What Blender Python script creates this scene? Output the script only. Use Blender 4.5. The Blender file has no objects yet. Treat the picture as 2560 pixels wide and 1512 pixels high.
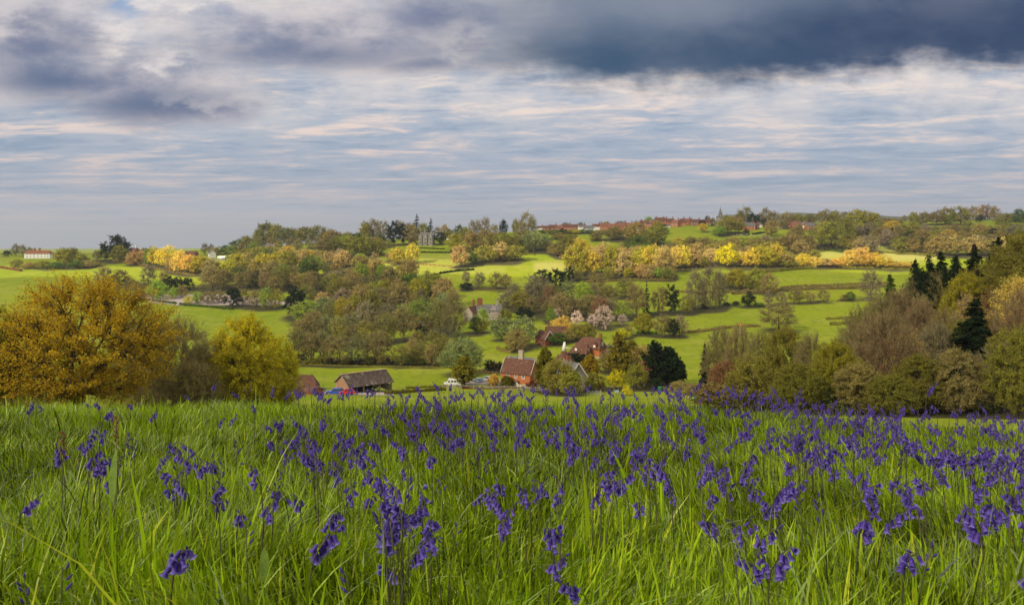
import bpy, math, random
import numpy as np
from mathutils import Vector, Matrix, Euler

# ------------------------------------------------------------------ camera
F, EY, CX = 1850.0, 600.0, 1280.0          # focal length in photo pixels, eye level row, centre column
scene = bpy.context.scene
cam_d = bpy.data.cameras.new("camera"); cam = bpy.data.objects.new("camera", cam_d)
scene.collection.objects.link(cam); scene.camera = cam
cam_d.sensor_width = 36; cam_d.lens = 36*F/2560; cam_d.shift_y = -(756-EY)/2560
cam.location = (0, 0, 0); cam.rotation_euler = (math.radians(90), 0, 0)
cam_d.clip_start = 0.05; cam_d.clip_end = 30000
cam_d.dof.use_dof = True; cam_d.dof.focus_distance = 4.0; cam_d.dof.aperture_fstop = 9.0
# ------------------------------------------------------------------ light
SUN_EL, SUN_AZ = math.radians(31), math.radians(228)   # azimuth clockwise from +Y (view direction)
SD = Vector((math.sin(SUN_AZ)*math.cos(SUN_EL), math.cos(SUN_AZ)*math.cos(SUN_EL), math.sin(SUN_EL)))
sl = bpy.data.lights.new("sun", 'SUN'); sun = bpy.data.objects.new("sun", sl)
scene.collection.objects.link(sun); sl.energy = 5.0; sl.angle = math.radians(0.8); sl.color = (1.0, 0.88, 0.66)
sun.rotation_euler = SD.to_track_quat('Z', 'Y').to_euler()
scene.view_settings.view_transform = 'Standard'; scene.view_settings.look = 'None'
scene.view_settings.exposure = 0.55; scene.view_settings.gamma = 1.0
scene.cycles.max_bounces = 6; scene.cycles.diffuse_bounces = 3; scene.cycles.glossy_bounces = 2
scene.cycles.transmission_bounces = 3; scene.cycles.volume_bounces = 0; scene.cycles.transparent_max_bounces = 8
scene.cycles.use_denoising = True

def lin(c, k=1.0):
    return tuple(k*((v/255)/12.92 if v/255 <= .04045 else ((v/255+.055)/1.055)**2.4) for v in c)

class NG:
    """small helper to write node trees"""
    def __init__(s, tree): s.t = tree; s.n = tree.nodes; s.l = tree.links
    def put(s, sock, v):
        if isinstance(v, bpy.types.NodeSocket): s.l.new(v, sock)
        elif v is not None:
            try: sock.default_value = v
            except Exception: sock.default_value = (*v, 1.0) if hasattr(v, '__len__') and len(v) == 3 else (v, v, v)
    def node(s, ty, **kw):
        n = s.n.new(ty)
        for k, v in kw.items(): setattr(n, k, v)
        return n
    def m(s, op, a, b=None, c=None, clamp=False):
        n = s.node('ShaderNodeMath', operation=op, use_clamp=clamp)
        s.put(n.inputs[0], a); s.put(n.inputs[1], b)
        if c is not None: s.put(n.inputs[2], c)
        return n.outputs[0]
    def vm(s, op, a, b=None):
        n = s.node('ShaderNodeVectorMath', operation=op); s.put(n.inputs[0], a); s.put(n.inputs[1], b)
        return n.outputs['Value'] if op in ('LENGTH', 'DOT_PRODUCT') else n.outputs[0]
    def mix(s, f, a, b, ty='MIX'):
        n = s.node('ShaderNodeMix', data_type='RGBA', blend_type=ty)
        s.put(n.inputs[0], f)
        for k, v in ((6, a), (7, b)):
            if not isinstance(v, bpy.types.NodeSocket): v = (*v[:3], 1.0)
            s.put(n.inputs[k], v)
        return n.outputs[2]
    def xyz(s, x, y, z=0.0):
        n = s.node('ShaderNodeCombineXYZ')
        for i, v in enumerate((x, y, z)): s.put(n.inputs[i], v)
        return n.outputs[0]
    def noise(s, v, scale, det=4, rough=.55, dist=0.0, col=False):
        n = s.node('ShaderNodeTexNoise'); s.put(n.inputs['Vector'], v)
        n.inputs['Scale'].default_value = scale; n.inputs['Detail'].default_value = det
        n.inputs['Roughness'].default_value = rough; n.inputs['Distortion'].default_value = dist
        return n.outputs[1 if col else 0]
    def ss(s, v, a, b):
        n = s.node('ShaderNodeMapRange', interpolation_type='SMOOTHSTEP')
        s.put(n.inputs[0], v); s.put(n.inputs[1], a); s.put(n.inputs[2], b)
        return n.outputs[0]
    def ramp(s, f, stops):
        n = s.node('ShaderNodeValToRGB'); s.put(n.inputs[0], f); e = n.color_ramp.elements
        while len(e) < len(stops): e.new(0.5)
        for el, (p, c) in zip(e, stops): el.position = p; el.color = (*c[:3], 1)
        return n.outputs[0]

# ------------------------------------------------------------------ sky (world)
world = bpy.data.worlds.new("World"); scene.world = world; world.use_nodes = True
g = NG(world.node_tree); g.n.clear()
tc = g.node('ShaderNodeTexCoord'); sep = g.node('ShaderNodeSeparateXYZ'); g.l.new(tc.outputs['Generated'], sep.inputs[0])
dx, dy, dz = sep.outputs
ya = g.m('MAXIMUM', g.m('ABSOLUTE', dy), 0.06)
U = g.m('DIVIDE', dx, ya); V = g.m('DIVIDE', dz, ya)
Vc = g.m('MINIMUM', g.m('MAXIMUM', V, 0.0), 3.0)
uv = g.xyz(U, V)
w0 = g.m('SUBTRACT', g.noise(g.xyz(g.m('ADD', U, 3.1), g.m('MULTIPLY', V, 1.5)), 3.2, 3, .5), .5)
# slow warp that makes edges billow
w1 = g.noise(g.xyz(g.m('MULTIPLY', U, 1.0), g.m('MULTIPLY', V, 1.7)), 6.0, 7, .58)
w2 = g.noise(g.xyz(g.m('ADD', U, 7.3), g.m('MULTIPLY', V, 2.0)), 16.0, 6, .6)
w1c = g.m('SUBTRACT', w1, .5); w2c = g.m('SUBTRACT', w2, .5)
Uw = g.m('ADD', U, g.m('MULTIPLY', w2c, .10)); Vw = g.m('ADD', V, g.m('ADD', g.m('MULTIPLY', w1c, .14), g.m('MULTIPLY', w2c, .05)))
# thin stratus streaks, finer towards the horizon as a level layer would be
lv = g.m('LOGARITHM', g.m('ADD', Vc, .035), 2.718)
tilt = g.m('MULTIPLY', U, -.10)
sv = g.m('MULTIPLY', g.m('ADD', lv, tilt), 4.4)
s1 = g.noise(g.xyz(g.m('MULTIPLY', U, 2.3), sv), 2.0, 7, .60, .7)
s2 = g.noise(g.xyz(g.m('MULTIPLY', U, 9.0), g.m('MULTIPLY', sv, 2.6), 3.1), 2.0, 6, .65, .6)
st = g.m('ADD', g.m('MULTIPLY', s1, .62), g.m('MULTIPLY', s2, .38))
K = 7.5                                              # cloud radiance before the 0.1 background strength
C_ = lambda *c: lin(c, K)
base = g.ramp(g.m('MULTIPLY', Vc, 3.0), [(0.0, C_(168, 177, 190)), (.10, C_(176, 180, 192)), (.22, C_(166, 174, 190)), (.45, C_(164, 176, 194)), (.7, C_(184, 189, 200)), (1.0, C_(190, 194, 206))])
cream = g.ramp(g.m('MULTIPLY', Vc, 3.0), [(0.0, C_(178, 178, 190)), (.15, C_(204, 190, 190)), (.4, C_(240, 214, 200)), (.7, C_(250, 230, 214)), (1.0, C_(250, 240, 232))])
blue = g.ramp(g.m('MULTIPLY', Vc, 3.0), [(0.0, C_(158, 166, 184)), (.2, C_(138, 156, 178)), (.5, C_(128, 150, 178)), (1.0, C_(140, 158, 184))])
sky = g.mix(g.m('MULTIPLY', g.ss(st, .47, .64), .82), base, cream)
sky = g.mix(g.m('MULTIPLY', g.m('SUBTRACT', 1.0, g.ss(st, .36, .49)), .75), sky, blue)
# brighten the upper streak band
br = g.ss(V, .10, .22)
sky = g.mix(g.m('MULTIPLY', br, g.m('MULTIPLY', g.ss(w1, .36, .62), .62)), sky, C_(238, 224, 214))
Us = g.m('ADD', U, g.m('ADD', g.m('MULTIPLY', w0, .12), g.m('MULTIPLY', w2c, .035))); Vs = g.m('ADD', V, g.m('ADD', g.m('MULTIPLY', w0, .04), g.m('MULTIPLY', w1c, .045)))
def blob(px, py, rx, ry, soft=False):
    d = g.vm('MULTIPLY', g.vm('SUBTRACT', g.xyz(Us if soft else Uw, Vs if soft else Vw), ((px-CX)/F, (EY-py)/F, 0)), (F/rx, F/ry, 0))
    return g.m('SUBTRACT', 1.0, g.ss(g.vm('LENGTH', d), (0.0 if soft else .25), (1.4 if soft else 1.25)))
def vmax(lst):
    o = lst[0]
    for b in lst[1:]: o = g.m('MAXIMUM', o, b)
    return o
# cumulus bodies on the left: grey mauve, with darker flat bases
body = vmax([blob(60, 100, 300, 190, True), blob(330, 205, 360, 100, True), blob(820, 80, 470, 110, True), blob(1120, 50, 240, 110, True), blob(480, 240, 190, 50)])
sky = g.mix(g.m('MULTIPLY', body, .95), sky, g.mix(g.ss(g.m('ADD', g.m('MULTIPLY', w2, .5), g.m('MULTIPLY', w1, .5)), .40, .60), C_(130, 134, 156), C_(190, 184, 190)))
bases = vmax([blob(110, 205, 250, 62, True), blob(400, 258, 240, 52, True), g.m('MULTIPLY', blob(820, 130, 460, 52, True), .75), g.m('MULTIPLY', blob(60, 150, 240, 110, True), .6), g.m('MULTIPLY', blob(1080, 155, 200, 36, True), .8), g.m('MULTIPLY', blob(1150, 30, 200, 60, True), .5)])
sky = g.mix(g.m('MULTIPLY', bases, .85), sky, C_(70, 92, 130))
# sunlit rims and white tops between
rims = vmax([blob(300, 90, 80, 60), blob(430, 150, 80, 30), g.m('MULTIPLY', blob(510, 232, 120, 20), .6), blob(480, 10, 200, 26), g.m('MULTIPLY', blob(1180, 110, 90, 60), .7), g.m('MULTIPLY', blob(30, 40, 100, 60), .6)])
sky = g.mix(g.m('MULTIPLY', rims, g.m('MULTIPLY', g.ss(w2, .34, .64), .62)), sky, C_(244, 232, 224))
sky = g.mix(g.m('MULTIPLY', blob(305, 26, 50, 34), .55), sky, C_(120, 160, 205))
# the big dark rain cloud
edge = g.m('ADD', g.m('ADD', .210, g.m('MULTIPLY', g.m('SINE', g.m('ADD', g.m('MULTIPLY', U, 11.0), 2.2)), .010)), g.m('ADD', g.m('MULTIPLY', w2c, .055), g.m('MULTIPLY', w1c, .06)))
edge = g.m('ADD', edge, g.m('MULTIPLY', g.ss(U, .45, .75), .03))
above = g.ss(g.m('SUBTRACT', V, edge), -.014, .034)
side = g.ss(g.m('ADD', Uw, g.m('MULTIPLY', w1c, .25)), -.16, .10)
topf = g.m('SUBTRACT', 1.0, g.ss(V, .40, .55))
dmask = g.m('MULTIPLY', g.m('MULTIPLY', above, side), topf)
up = g.ss(g.m('SUBTRACT', g.m('ADD', V, g.m('MULTIPLY', w1c, .05)), g.m('ADD', .236, g.m('MULTIPLY', g.ss(U, .0, .7), .06))), 0, .085)
dcol = g.mix(g.m('MULTIPLY', up, g.m('SUBTRACT', 1.0, g.m('MULTIPLY', g.ss(U, .3, .62), .55))), g.mix(g.ss(U, .05, .6), C_(34, 70, 102), C_(4, 42, 84)), C_(118, 128, 146))
dcol = g.mix(g.m('MULTIPLY', g.ss(w1, .42, .66), .14), dcol, C_(140, 144, 160))
sky = g.mix(g.m('MULTIPLY', dmask, .97), sky, dcol)
# out of the frame overhead: plain bright overcast
sky = g.mix(g.ss(V, .45, .9), sky, C_(150, 156, 168))
nish = g.node('ShaderNodeTexSky', sky_type='NISHITA', sun_disc=False)
nish.sun_elevation = SUN_EL; nish.sun_rotation = SUN_AZ
bg = g.node('ShaderNodeBackground'); out = g.node('ShaderNodeOutputWorld')
g.l.new(g.mix(.955, nish.outputs[0], sky), bg.inputs[0]); bg.inputs[1].default_value = 0.1
g.l.new(bg.outputs[0], out.inputs[0])

# ------------------------------------------------------------------ materials
def new_mat(name):
    m = bpy.data.materials.new(name); m.use_nodes = True
    q = NG(m.node_tree); q.n.clear(); o = q.node('ShaderNodeOutputMaterial')
    return m, q, o
def surf_mat(name, c1, c2, scale=2.0, rough=.85, bump=.3, stretch=(1, 1, 1), metal=0.0, det=6, world_space=False, spec=.3, c3=None):
    m, q, o = new_mat(name)
    t = q.node('ShaderNodeTexCoord'); v = q.vm('MULTIPLY', t.outputs['Object'], stretch)
    n = q.noise(v, scale, det, .62)
    col = q.mix(q.ss(n, .35, .65), c1, c2)
    if c3: col = q.mix(q.ss(q.noise(v, scale*.35, 4, .6, .4), .55, .68), col, c3)
    p = q.node('ShaderNodeBsdfPrincipled'); q.l.new(col, p.inputs['Base Color']); p.inputs['Roughness'].default_value = rough
    p.inputs['Metallic'].default_value = metal; p.inputs['Specular IOR Level'].default_value = spec
    if bump:
        b = q.node('ShaderNodeBump'); b.inputs['Strength'].default_value = bump; b.inputs['Distance'].default_value = .05
        q.l.new(n, b.inputs['Height']); q.l.new(b.outputs[0], p.inputs['Normal'])
    q.l.new(p.outputs[0], o.inputs[0]); return m
def leaf_mat(name, use_obj=True, col=(.1, .2, .02), trans=.35, lo=.55, hi=1.5, warm=None, gloss=0.0):
    m, q, o = new_mat(name)
    a = q.node('ShaderNodeAttribute', attribute_name='v')
    b = q.node('ShaderNodeMapRange'); q.l.new(a.outputs['Fac'], b.inputs[0]); b.inputs[3].default_value = lo; b.inputs[4].default_value = hi
    if use_obj:
        oi = q.node('ShaderNodeObjectInfo'); c = oi.outputs['Color']
    else:
        rg = q.node('ShaderNodeRGB'); rg.outputs[0].default_value = (*col, 1); c = rg.outputs[0]
    if warm:
        a2 = q.node('ShaderNodeAttribute', attribute_name='h')
        c = q.mix(a2.outputs['Fac'], c, warm)
    c = q.vm('MULTIPLY', c, q.xyz(b.outputs[0], b.outputs[0], b.outputs[0]))
    d = q.node('ShaderNodeBsdfDiffuse'); q.l.new(c, d.inputs[0])
    tr = q.node('ShaderNodeBsdfTranslucent'); q.l.new(c, tr.inputs[0])
    mx = q.node('ShaderNodeMixShader'); mx.inputs[0].default_value = trans
    q.l.new(d.outputs[0], mx.inputs[1]); q.l.new(tr.outputs[0], mx.inputs[2]); sh = mx.outputs[0]
    if gloss:
        gl = q.node('ShaderNodeBsdfGlossy'); gl.inputs['Roughness'].default_value = .38; gl.inputs[0].default_value = (1, 1, 1, 1)
        fr = q.node('ShaderNodeFresnel'); fr.inputs[0].default_value = 1.35
        m2 = q.node('ShaderNodeMixShader'); q.l.new(q.m('MULTIPLY', fr.outputs[0], gloss), m2.inputs[0])
        q.l.new(sh, m2.inputs[1]); q.l.new(gl.outputs[0], m2.inputs[2]); sh = m2.outputs[0]
    q.l.new(sh, o.inputs[0]); return m

M = {}
M['bark'] = surf_mat('bark', (.045, .034, .022), (.11, .09, .062), 6, .95, .6, (1, 1, .3))
M['palebark'] = surf_mat('pale_bark', (.16, .14, .10), (.34, .31, .25), 6, .9, .4, (1, 1, .3))
M['leaf'] = leaf_mat('foliage', lo=.55, hi=1.85)
M['twig'] = leaf_mat('twigs', use_obj=False, col=(.29, .255, .125), trans=0.35, lo=.45, hi=1.6)
M['brick'] = surf_mat('orange_brick', (.36, .10, .035), (.52, .19, .075), 5, .9, .3, (1, 1, 2.5), c3=(.22, .055, .03))
M['darkbrick'] = surf_mat('dark_brick', (.20, .065, .035), (.32, .12, .06), 5, .9, .3, (1, 1, 2.5))
M['tile'] = surf_mat('red_clay_tile', (.070, .032, .024), (.185, .078, .050), 2.2, .9, .8, (1, 1, 3), c3=(.20, .13, .075))
M['orangetile'] = surf_mat('orange_tile', (.17, .070, .045), (.27, .12, .075), 1.2, .9, .5, (1, 1, 4))
M['slate'] = surf_mat('grey_slate', (.10, .10, .10), (.19, .18, .17), 2.2, .8, .4, (1, 1, 3))
M['stone'] = surf_mat('pale_stone', (.30, .25, .18), (.50, .44, .34), 1.8, .95, .5)
M['greystone'] = surf_mat('grey_stone', (.20, .18, .15), (.36, .33, .28), 1.2, .95, .5)
M['white'] = surf_mat('white_paint', (.72, .71, .68), (.84, .83, .80), 2, .6, .05)
M['cream'] = surf_mat('cream_render', (.50, .45, .34), (.66, .60, .48), 1.2, .8, .1)
M['glass'] = surf_mat('window_glass', (.03, .035, .045), (.07, .08, .10), 1, .12, 0, spec=.6)
M['rust'] = surf_mat('rusty_iron_roof', (.050, .036, .030), (.14, .105, .085), 1.6, .85, .5, (1.8, .5, .5), c3=(.26, .22, .18))
M['ridge'] = surf_mat('lichen_ridge', (.55, .50, .42), (.60, .26, .06), .8, .9, .2)
M['boards'] = surf_mat('weathered_boards', (.22, .09, .04), (.42, .26, .15), 2.5, .9, .4, (1, 3.5, .12), c3=(.35, .36, .38))
M['wood'] = surf_mat('grey_timber', (.17, .14, .10), (.33, .28, .21), 4, .9, .4, (1, 1, .4))
M['fencewood'] = surf_mat('fence_timber', (.28, .24, .18), (.44, .39, .31), 5, .9, .2)
M['soil'] = surf_mat('dark_earth', (.035, .028, .02), (.07, .055, .04), 3, .95, .4)
M['gravel'] = surf_mat('pale_gravel', (.36, .29, .26), (.50, .42, .38), .6, .95, .2)
M['metal'] = surf_mat('galvanised_metal', (.42, .44, .45), (.56, .57, .58), 3, .45, 0, metal=.5)
M['black'] = surf_mat('black_rubber', (.015, .015, .016), (.03, .03, .03), 3, .8, 0)
M['rim'] = surf_mat('wheel_rim', (.35, .35, .36), (.5, .5, .5), 3, .4, 0, metal=.6)
def paint(name, c): M[name] = surf_mat(name.replace(' ', '_'), tuple(x*.92 for x in c), c, 1.5, .25, 0, spec=.5)
paint('white van paint', (.78, .78, .76)); paint('pale blue paint', (.32, .45, .52)); paint('silver paint', (.36, .38, .41))
paint('red paint', (.62, .03, .02)); paint('blue paint', (.03, .09, .42)); paint('green paint', (.02, .16, .09)); paint('orange cloth', (.85, .28, .02))
paint('turquoise cloth', (.02, .55, .36)); paint('lamp red', (.5, .02, .01)); paint('lamp white', (.9, .9, .85)); paint('wool', (.72, .68, .60)); paint('black hide', (.03, .025, .02))
paint('pale green paint', (.40, .52, .48)); paint('aluminium', (.5, .5, .5))

# ------------------------------------------------------------------ mesh helpers
class MB:
    def __init__(s): s.v = []; s.f = []; s.mi = []; s.mats = []
    def slot(s, m):
        if m not in s.mats: s.mats.append(m)
        return s.mats.index(m)
    def add(s, vs, fs, m='wood'):
        o = len(s.v); k = s.slot(m); s.v += [tuple(p) for p in vs]
        for f in fs: s.f.append(tuple(o+i for i in f)); s.mi.append(k)
        return s
    def box(s, x0, x1, y0, y1, z0, z1, m='wood', mat=None):
        vs = [(x, y, z) for z in (z0, z1) for (x, y) in ((x0, y0), (x1, y0), (x1, y1), (x0, y1))]
        if mat is not None: vs = [mat @ Vector(p) for p in vs]
        return s.add(vs, [(3, 2, 1, 0), (4, 5, 6, 7), (0, 1, 5, 4), (1, 2, 6, 5), (2, 3, 7, 6), (3, 0, 4, 7)], m)
    def beam(s, a, b, w, h, m='wood'):
        a = Vector(a); b = Vector(b); d = b-a; L = d.length
        q = d.to_track_quat('X', 'Z').to_matrix().to_4x4(); q.translation = a
        return s.box(0, L, -w/2, w/2, -h/2, h/2, m, q)
    def prism(s, poly, y0, y1, m='wood', axis='y'):
        n = len(poly)
        if axis == 'y': vs = [(x, y, z) for y in (y0, y1) for (x, z) in poly]
        elif axis == 'x': vs = [(y, x, z) for y in (y0, y1) for (x, z) in poly]
        else: vs = [(x, z, y) for y in (y0, y1) for (x, z) in poly]
        return s.add(vs, [tuple(range(n))[::-1], tuple(range(n, 2*n))]+[(i, (i+1) % n, n+(i+1) % n, n+i) for i in range(n)], m)
    def tube(s, pts, rad, n=6, m='wood', cap=True):
        pts = [Vector(p) for p in pts]; rings = []
        for i, p in enumerate(pts):
            d = (pts[min(i+1, len(pts)-1)]-pts[max(i-1, 0)]).normalized()
            a = d.cross(Vector((0, 0, 1)) if abs(d.z) < .9 else Vector((1, 0, 0))).normalized(); b = d.cross(a)
            rings.append([p+(a*math.cos(t)+b*math.sin(t))*rad[i] for t in [2*math.pi*k/n for k in range(n)]])
        vs = [q for r in rings for q in r]
        fs = [(i*n+k, i*n+(k+1) % n, (i+1)*n+(k+1) % n, (i+1)*n+k) for i in range(len(pts)-1) for k in range(n)]
        if cap: fs += [tuple(range(n))[::-1], tuple(range((len(pts)-1)*n, len(pts)*n))]
        return s.add(vs, fs, m)
    def cyl(s, c, r, h, axis='z', n=12, m='wood', r2=None):
        c = Vector(c); d = {'x': Vector((1, 0, 0)), 'y': Vector((0, 1, 0)), 'z': Vector((0, 0, 1))}[axis]
        return s.tube([c, c+d*h], [r, r if r2 is None else r2], n, m)
    def ball(s, c, rx, ry, rz, m='wood', n=10, k=6):
        vs = []; fs = []
        for i in range(k+1):
            t = math.pi*i/k
            for j in range(n):
                p = 2*math.pi*j/n; vs.append((c[0]+rx*math.sin(t)*math.cos(p), c[1]+ry*math.sin(t)*math.sin(p), c[2]+rz*math.cos(t)))
        for i in range(k):
            for j in range(n): fs.append((i*n+j, i*n+(j+1) % n, (i+1)*n+(j+1) % n, (i+1)*n+j))
        return s.add(vs, fs, m)
    def build(s, name, parent=None, smooth=False, bevel=0, loc=None, rz=0.0):
        me = bpy.data.meshes.new(name); me.from_pydata(s.v, [], s.f); me.update()
        for m in s.mats: me.materials.append(M[m])
        me.polygons.foreach_set('material_index', s.mi)
        if smooth: me.polygons.foreach_set('use_smooth', [True]*len(s.f))
        o = bpy.data.objects.new(name, me); scene.collection.objects.link(o)
        if bevel:
            b = o.modifiers.new('bevel', 'BEVEL'); b.width = bevel; b.segments = 2; b.limit_method = 'ANGLE'
        if parent: o.parent = parent
        if loc is not None: o.location = loc
        o.rotation_euler.z = rz
        return o
def mesh_np(name, co, quads, mats, vattr=None, midx=None, hattr=None, tris=None, smooth=False):
    me = bpy.data.meshes.new(name)
    co = np.asarray(co, np.float32); nq = 0 if quads is None else len(quads); nt = 0 if tris is None else len(tris)
    me.vertices.add(len(co)); me.vertices.foreach_set('co', co.ravel())
    loops = []; starts = []
    if nq: loops.append(np.asarray(quads, np.int32).ravel()); starts.append(np.arange(nq)*4)
    if nt: loops.append(np.asarray(tris, np.int32).ravel()); starts.append(nq*4+np.arange(nt)*3)
    loops = np.concatenate(loops); starts = np.concatenate(starts)
    me.loops.add(len(loops)); me.loops.foreach_set('vertex_index', loops)
    me.polygons.add(nq+nt); me.polygons.foreach_set('loop_start', starts.astype(np.int32))
    if midx is not None: me.polygons.foreach_set('material_index', np.asarray(midx, np.int32))
    if smooth: me.polygons.foreach_set('use_smooth', np.ones(nq+nt, bool))
    for nm, arr in (('v', vattr), ('h', hattr)):
        if arr is not None:
            a = me.attributes.new(nm, 'FLOAT', 'FACE' if len(arr) == nq+nt else 'POINT'); a.data.foreach_set('value', np.asarray(arr, np.float32))
    for m in mats: me.materials.append(M[m])
    me.update(calc_edges=True); me.validate()
    return me
def link(name, me, parent=None, loc=None, rz=0, sc=None, color=None):
    o = bpy.data.objects.new(name, me); scene.collection.objects.link(o)
    if parent: o.parent = parent
    if loc is not None: o.location = loc
    o.rotation_euler.z = rz
    if sc is not None: o.scale = sc
    if color is not None: o.color = (*color, 1)
    return o
def tag(o, label=None, cat=None, group=None, kind=None):
    if label: o['label'] = label
    if cat: o['category'] = cat
    if group: o['group'] = group
    if kind: o['kind'] = kind
    return o
def empty(name, loc=(0, 0, 0), rz=0.0, sc=None):
    o = bpy.data.objects.new(name, None); scene.collection.objects.link(o); o.location = loc; o.rotation_euler.z = rz
    o.empty_display_size = .2
    if sc is not None: o.scale = sc
    return o

# ------------------------------------------------------------------ terrain
COLS = {
 -1500: [(10, 1040), (40, 1060), (100, 1040), (200, 960), (300, 880), (400, 830), (500, 790), (640, 710), (780, 655), (950, 640), (1500, 632), (4000, 622)],
 0:     [(8, 1050), (12, 1058), (25, 1078), (50, 1075), (80, 1055), (120, 1020), (200, 960), (300, 880), (400, 830), (470, 795), (540, 745), (600, 706), (660, 680), (720, 660), (780, 643), (850, 638), (1000, 636), (1500, 632), (4000, 622)],
 400:   [(8, 1050), (12, 1058), (25, 1078), (50, 1075), (80, 1055), (120, 1030), (200, 970), (300, 890), (400, 832), (470, 796), (530, 760), (580, 725), (640, 692), (700, 665), (760, 646), (850, 636), (1000, 634), (1500, 631), (4000, 622)],
 800:   [(8, 1050), (12, 1058), (25, 1078), (60, 1068), (110, 1035), (150, 1010), (200, 984), (230, 960), (260, 935), (300, 905), (350, 868), (400, 836), (460, 800), (520, 762), (580, 728), (640, 690), (700, 655), (760, 628), (820, 610), (900, 606), (1200, 610), (4000, 618)],
 1200:  [(8, 1052), (12, 1060), (25, 1078), (60, 1064), (110, 1034), (150, 1010), (190, 990), (225, 972), (250, 948), (300, 905), (350, 870), (400, 836), (450, 802), (510, 762), (580, 718), (640, 680), (700, 652), (760, 626), (820, 602), (880, 590), (1000, 586), (1300, 590), (4000, 612)],
 1500:  [(8, 1054), (12, 1062), (25, 1078), (60, 1062), (110, 1034), (150, 1012), (190, 994), (225, 975), (260, 942), (300, 898), (350, 858), (400, 825), (450, 795), (510, 755), (580, 715), (640, 684), (700, 655), (760, 628), (820, 600), (880, 578), (940, 566), (1000, 562), (1300, 566), (4000, 605)],
 1800:  [(8, 1060), (12, 1066), (25, 1078), (60, 1062), (110, 1036), (150, 1010), (190, 990), (225, 966), (260, 938), (300, 903), (350, 860), (400, 826), (450, 790), (510, 750), (580, 708), (640, 674), (700, 645), (760, 620), (820, 598), (880, 580), (940, 566), (1000, 560), (1300, 562), (4000, 600)],
 2100:  [(8, 1080), (12, 1078), (20, 1064), (40, 1056), (70, 1048), (90, 1036), (150, 996), (200, 970), (250, 938), (300, 900), (350, 862), (400, 826), (450, 785), (510, 745), (580, 706), (640, 672), (700, 642), (780, 610), (860, 588), (950, 566), (1100, 552), (1300, 556), (4000, 590)],
 2300:  [(8, 1095), (12, 1086), (20, 1072), (40, 1060), (70, 1052), (90, 1040), (120, 990), (150, 930), (200, 855), (260, 830), (330, 815), (400, 790), (480, 755), (580, 706), (640, 670), (700, 640), (780, 608), (860, 585), (950, 564), (1100, 550), (1300, 554), (4000, 590)],
 2450:  [(8, 1105), (12, 1092), (20, 1078), (40, 1064), (70, 1056), (90, 1044), (120, 970), (150, 890), (200, 805), (260, 775), (330, 765), (400, 755), (480, 740), (580, 700), (640, 665), (700, 635), (780, 606), (860, 583), (950, 562), (1100, 548), (1300, 552), (4000, 590)],
 2650:  [(8, 1115), (12, 1100), (20, 1084), (40, 1070), (70, 1058), (90, 1040), (120, 930), (150, 840), (200, 745), (260, 715), (330, 715), (400, 725), (480, 720), (580, 690), (700, 635), (780, 606), (860, 583), (950, 560), (1100, 545), (1300, 550), (4000, 590)],
 4200:  [(8, 1100), (12, 1090), (40, 1070), (90, 1020), (150, 850), (200, 750), (300, 700), (500, 690), (700, 635), (950, 560), (1300, 550), (4000, 590)],
}
_px = np.arange(-1500, 4201, 50.0); _ly = np.linspace(math.log(6), math.log(9000), 260)
_ck = sorted(COLS); _raw = np.array([np.interp(_ly, [math.log(a) for a, b in COLS[c]], [b for a, b in COLS[c]]) for c in _ck])
_T = np.array([[np.interp(x, _ck, _raw[:, j]) for j in range(len(_ly))] for x in _px])
def _smooth(A, sig, ax):
    r = int(sig*3)+1; k = np.exp(-.5*(np.arange(-r, r+1)/sig)**2); k /= k.sum()
    A = np.moveaxis(A, ax, 0); P_ = np.concatenate([A[:1].repeat(r, 0), A, A[-1:].repeat(r, 0)])
    return np.moveaxis(sum(k[i]*P_[i:i+len(A)] for i in range(2*r+1)), 0, ax)
_T = _smooth(_smooth(_T, 1.8, 0), 1.4, 1)
def tpy(px, Y):
    px = np.clip(np.asarray(px, float), -1499, 4199); ly = np.clip(np.log(np.maximum(Y, 6.01)), _ly[0], _ly[-1]-1e-6)
    a = (px+1500)/50; i = np.minimum(a.astype(int), len(_px)-2); fa = a-i
    b = (ly-_ly[0])/(_ly[1]-_ly[0]); j = np.minimum(b.astype(int), len(_ly)-2); fb = b-j
    return (_T[i, j]*(1-fa)*(1-fb)+_T[i+1, j]*fa*(1-fb)+_T[i, j+1]*(1-fa)*fb+_T[i+1, j+1]*fa*fb)
def sstep(x, a, b): t = np.clip((x-a)/(b-a), 0, 1); return t*t*(3-2*t)
def gz(X, Y):
    X = np.asarray(X, float); Y = np.asarray(Y, float)
    yn = np.maximum(Y, 6.0); zf = (EY-tpy(CX+F*X/yn, yn))/F*yn
    s = .187-.0055*np.clip(Y-2, 0, 6)+.030*sstep(X, 1.0, 6.0)
    bump = .035*np.sin(X*1.7+1)*np.cos(Y*1.3)+.02*np.sin(X*3.1+Y*2.2)+.022*np.sin(X*7.3+1.5*np.sin(Y*3))*np.sin(Y*6.1+X*1.3)+.05*np.sin(X*.8-2)*sstep(-X, -1, 3)*sstep(Y, 3, 7)+.05*np.sin(X*.62+1)*sstep(Y, 5, 9)
    zn = -(.66+s*Y)+bump*sstep(Y, .5, 2.0)
    w = sstep(Y, 6.5, 11.0)
    rough = np.where(Y > 120, 1.0, 0.0)*(.35*np.sin(X*.045+Y*.02)*np.sin(Y*.037))
    return zn*(1-w)+(zf+rough)*w
def GZ(x, y): return float(gz(np.array([x]), np.array([y]))[0])
_scan = np.exp(np.linspace(math.log(120), math.log(1250), 700))
def depth_at(px, py, ymin=180):
    t = tpy(np.full(len(_scan), px), _scan); ok = np.where((t <= py) & (_scan > ymin))[0]
    return float(_scan[ok[0]]) if len(ok) else 1150.0
def at(px, Y): x = (px-CX)/F*Y; return Vector((x, Y, GZ(x, Y)))
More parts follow.
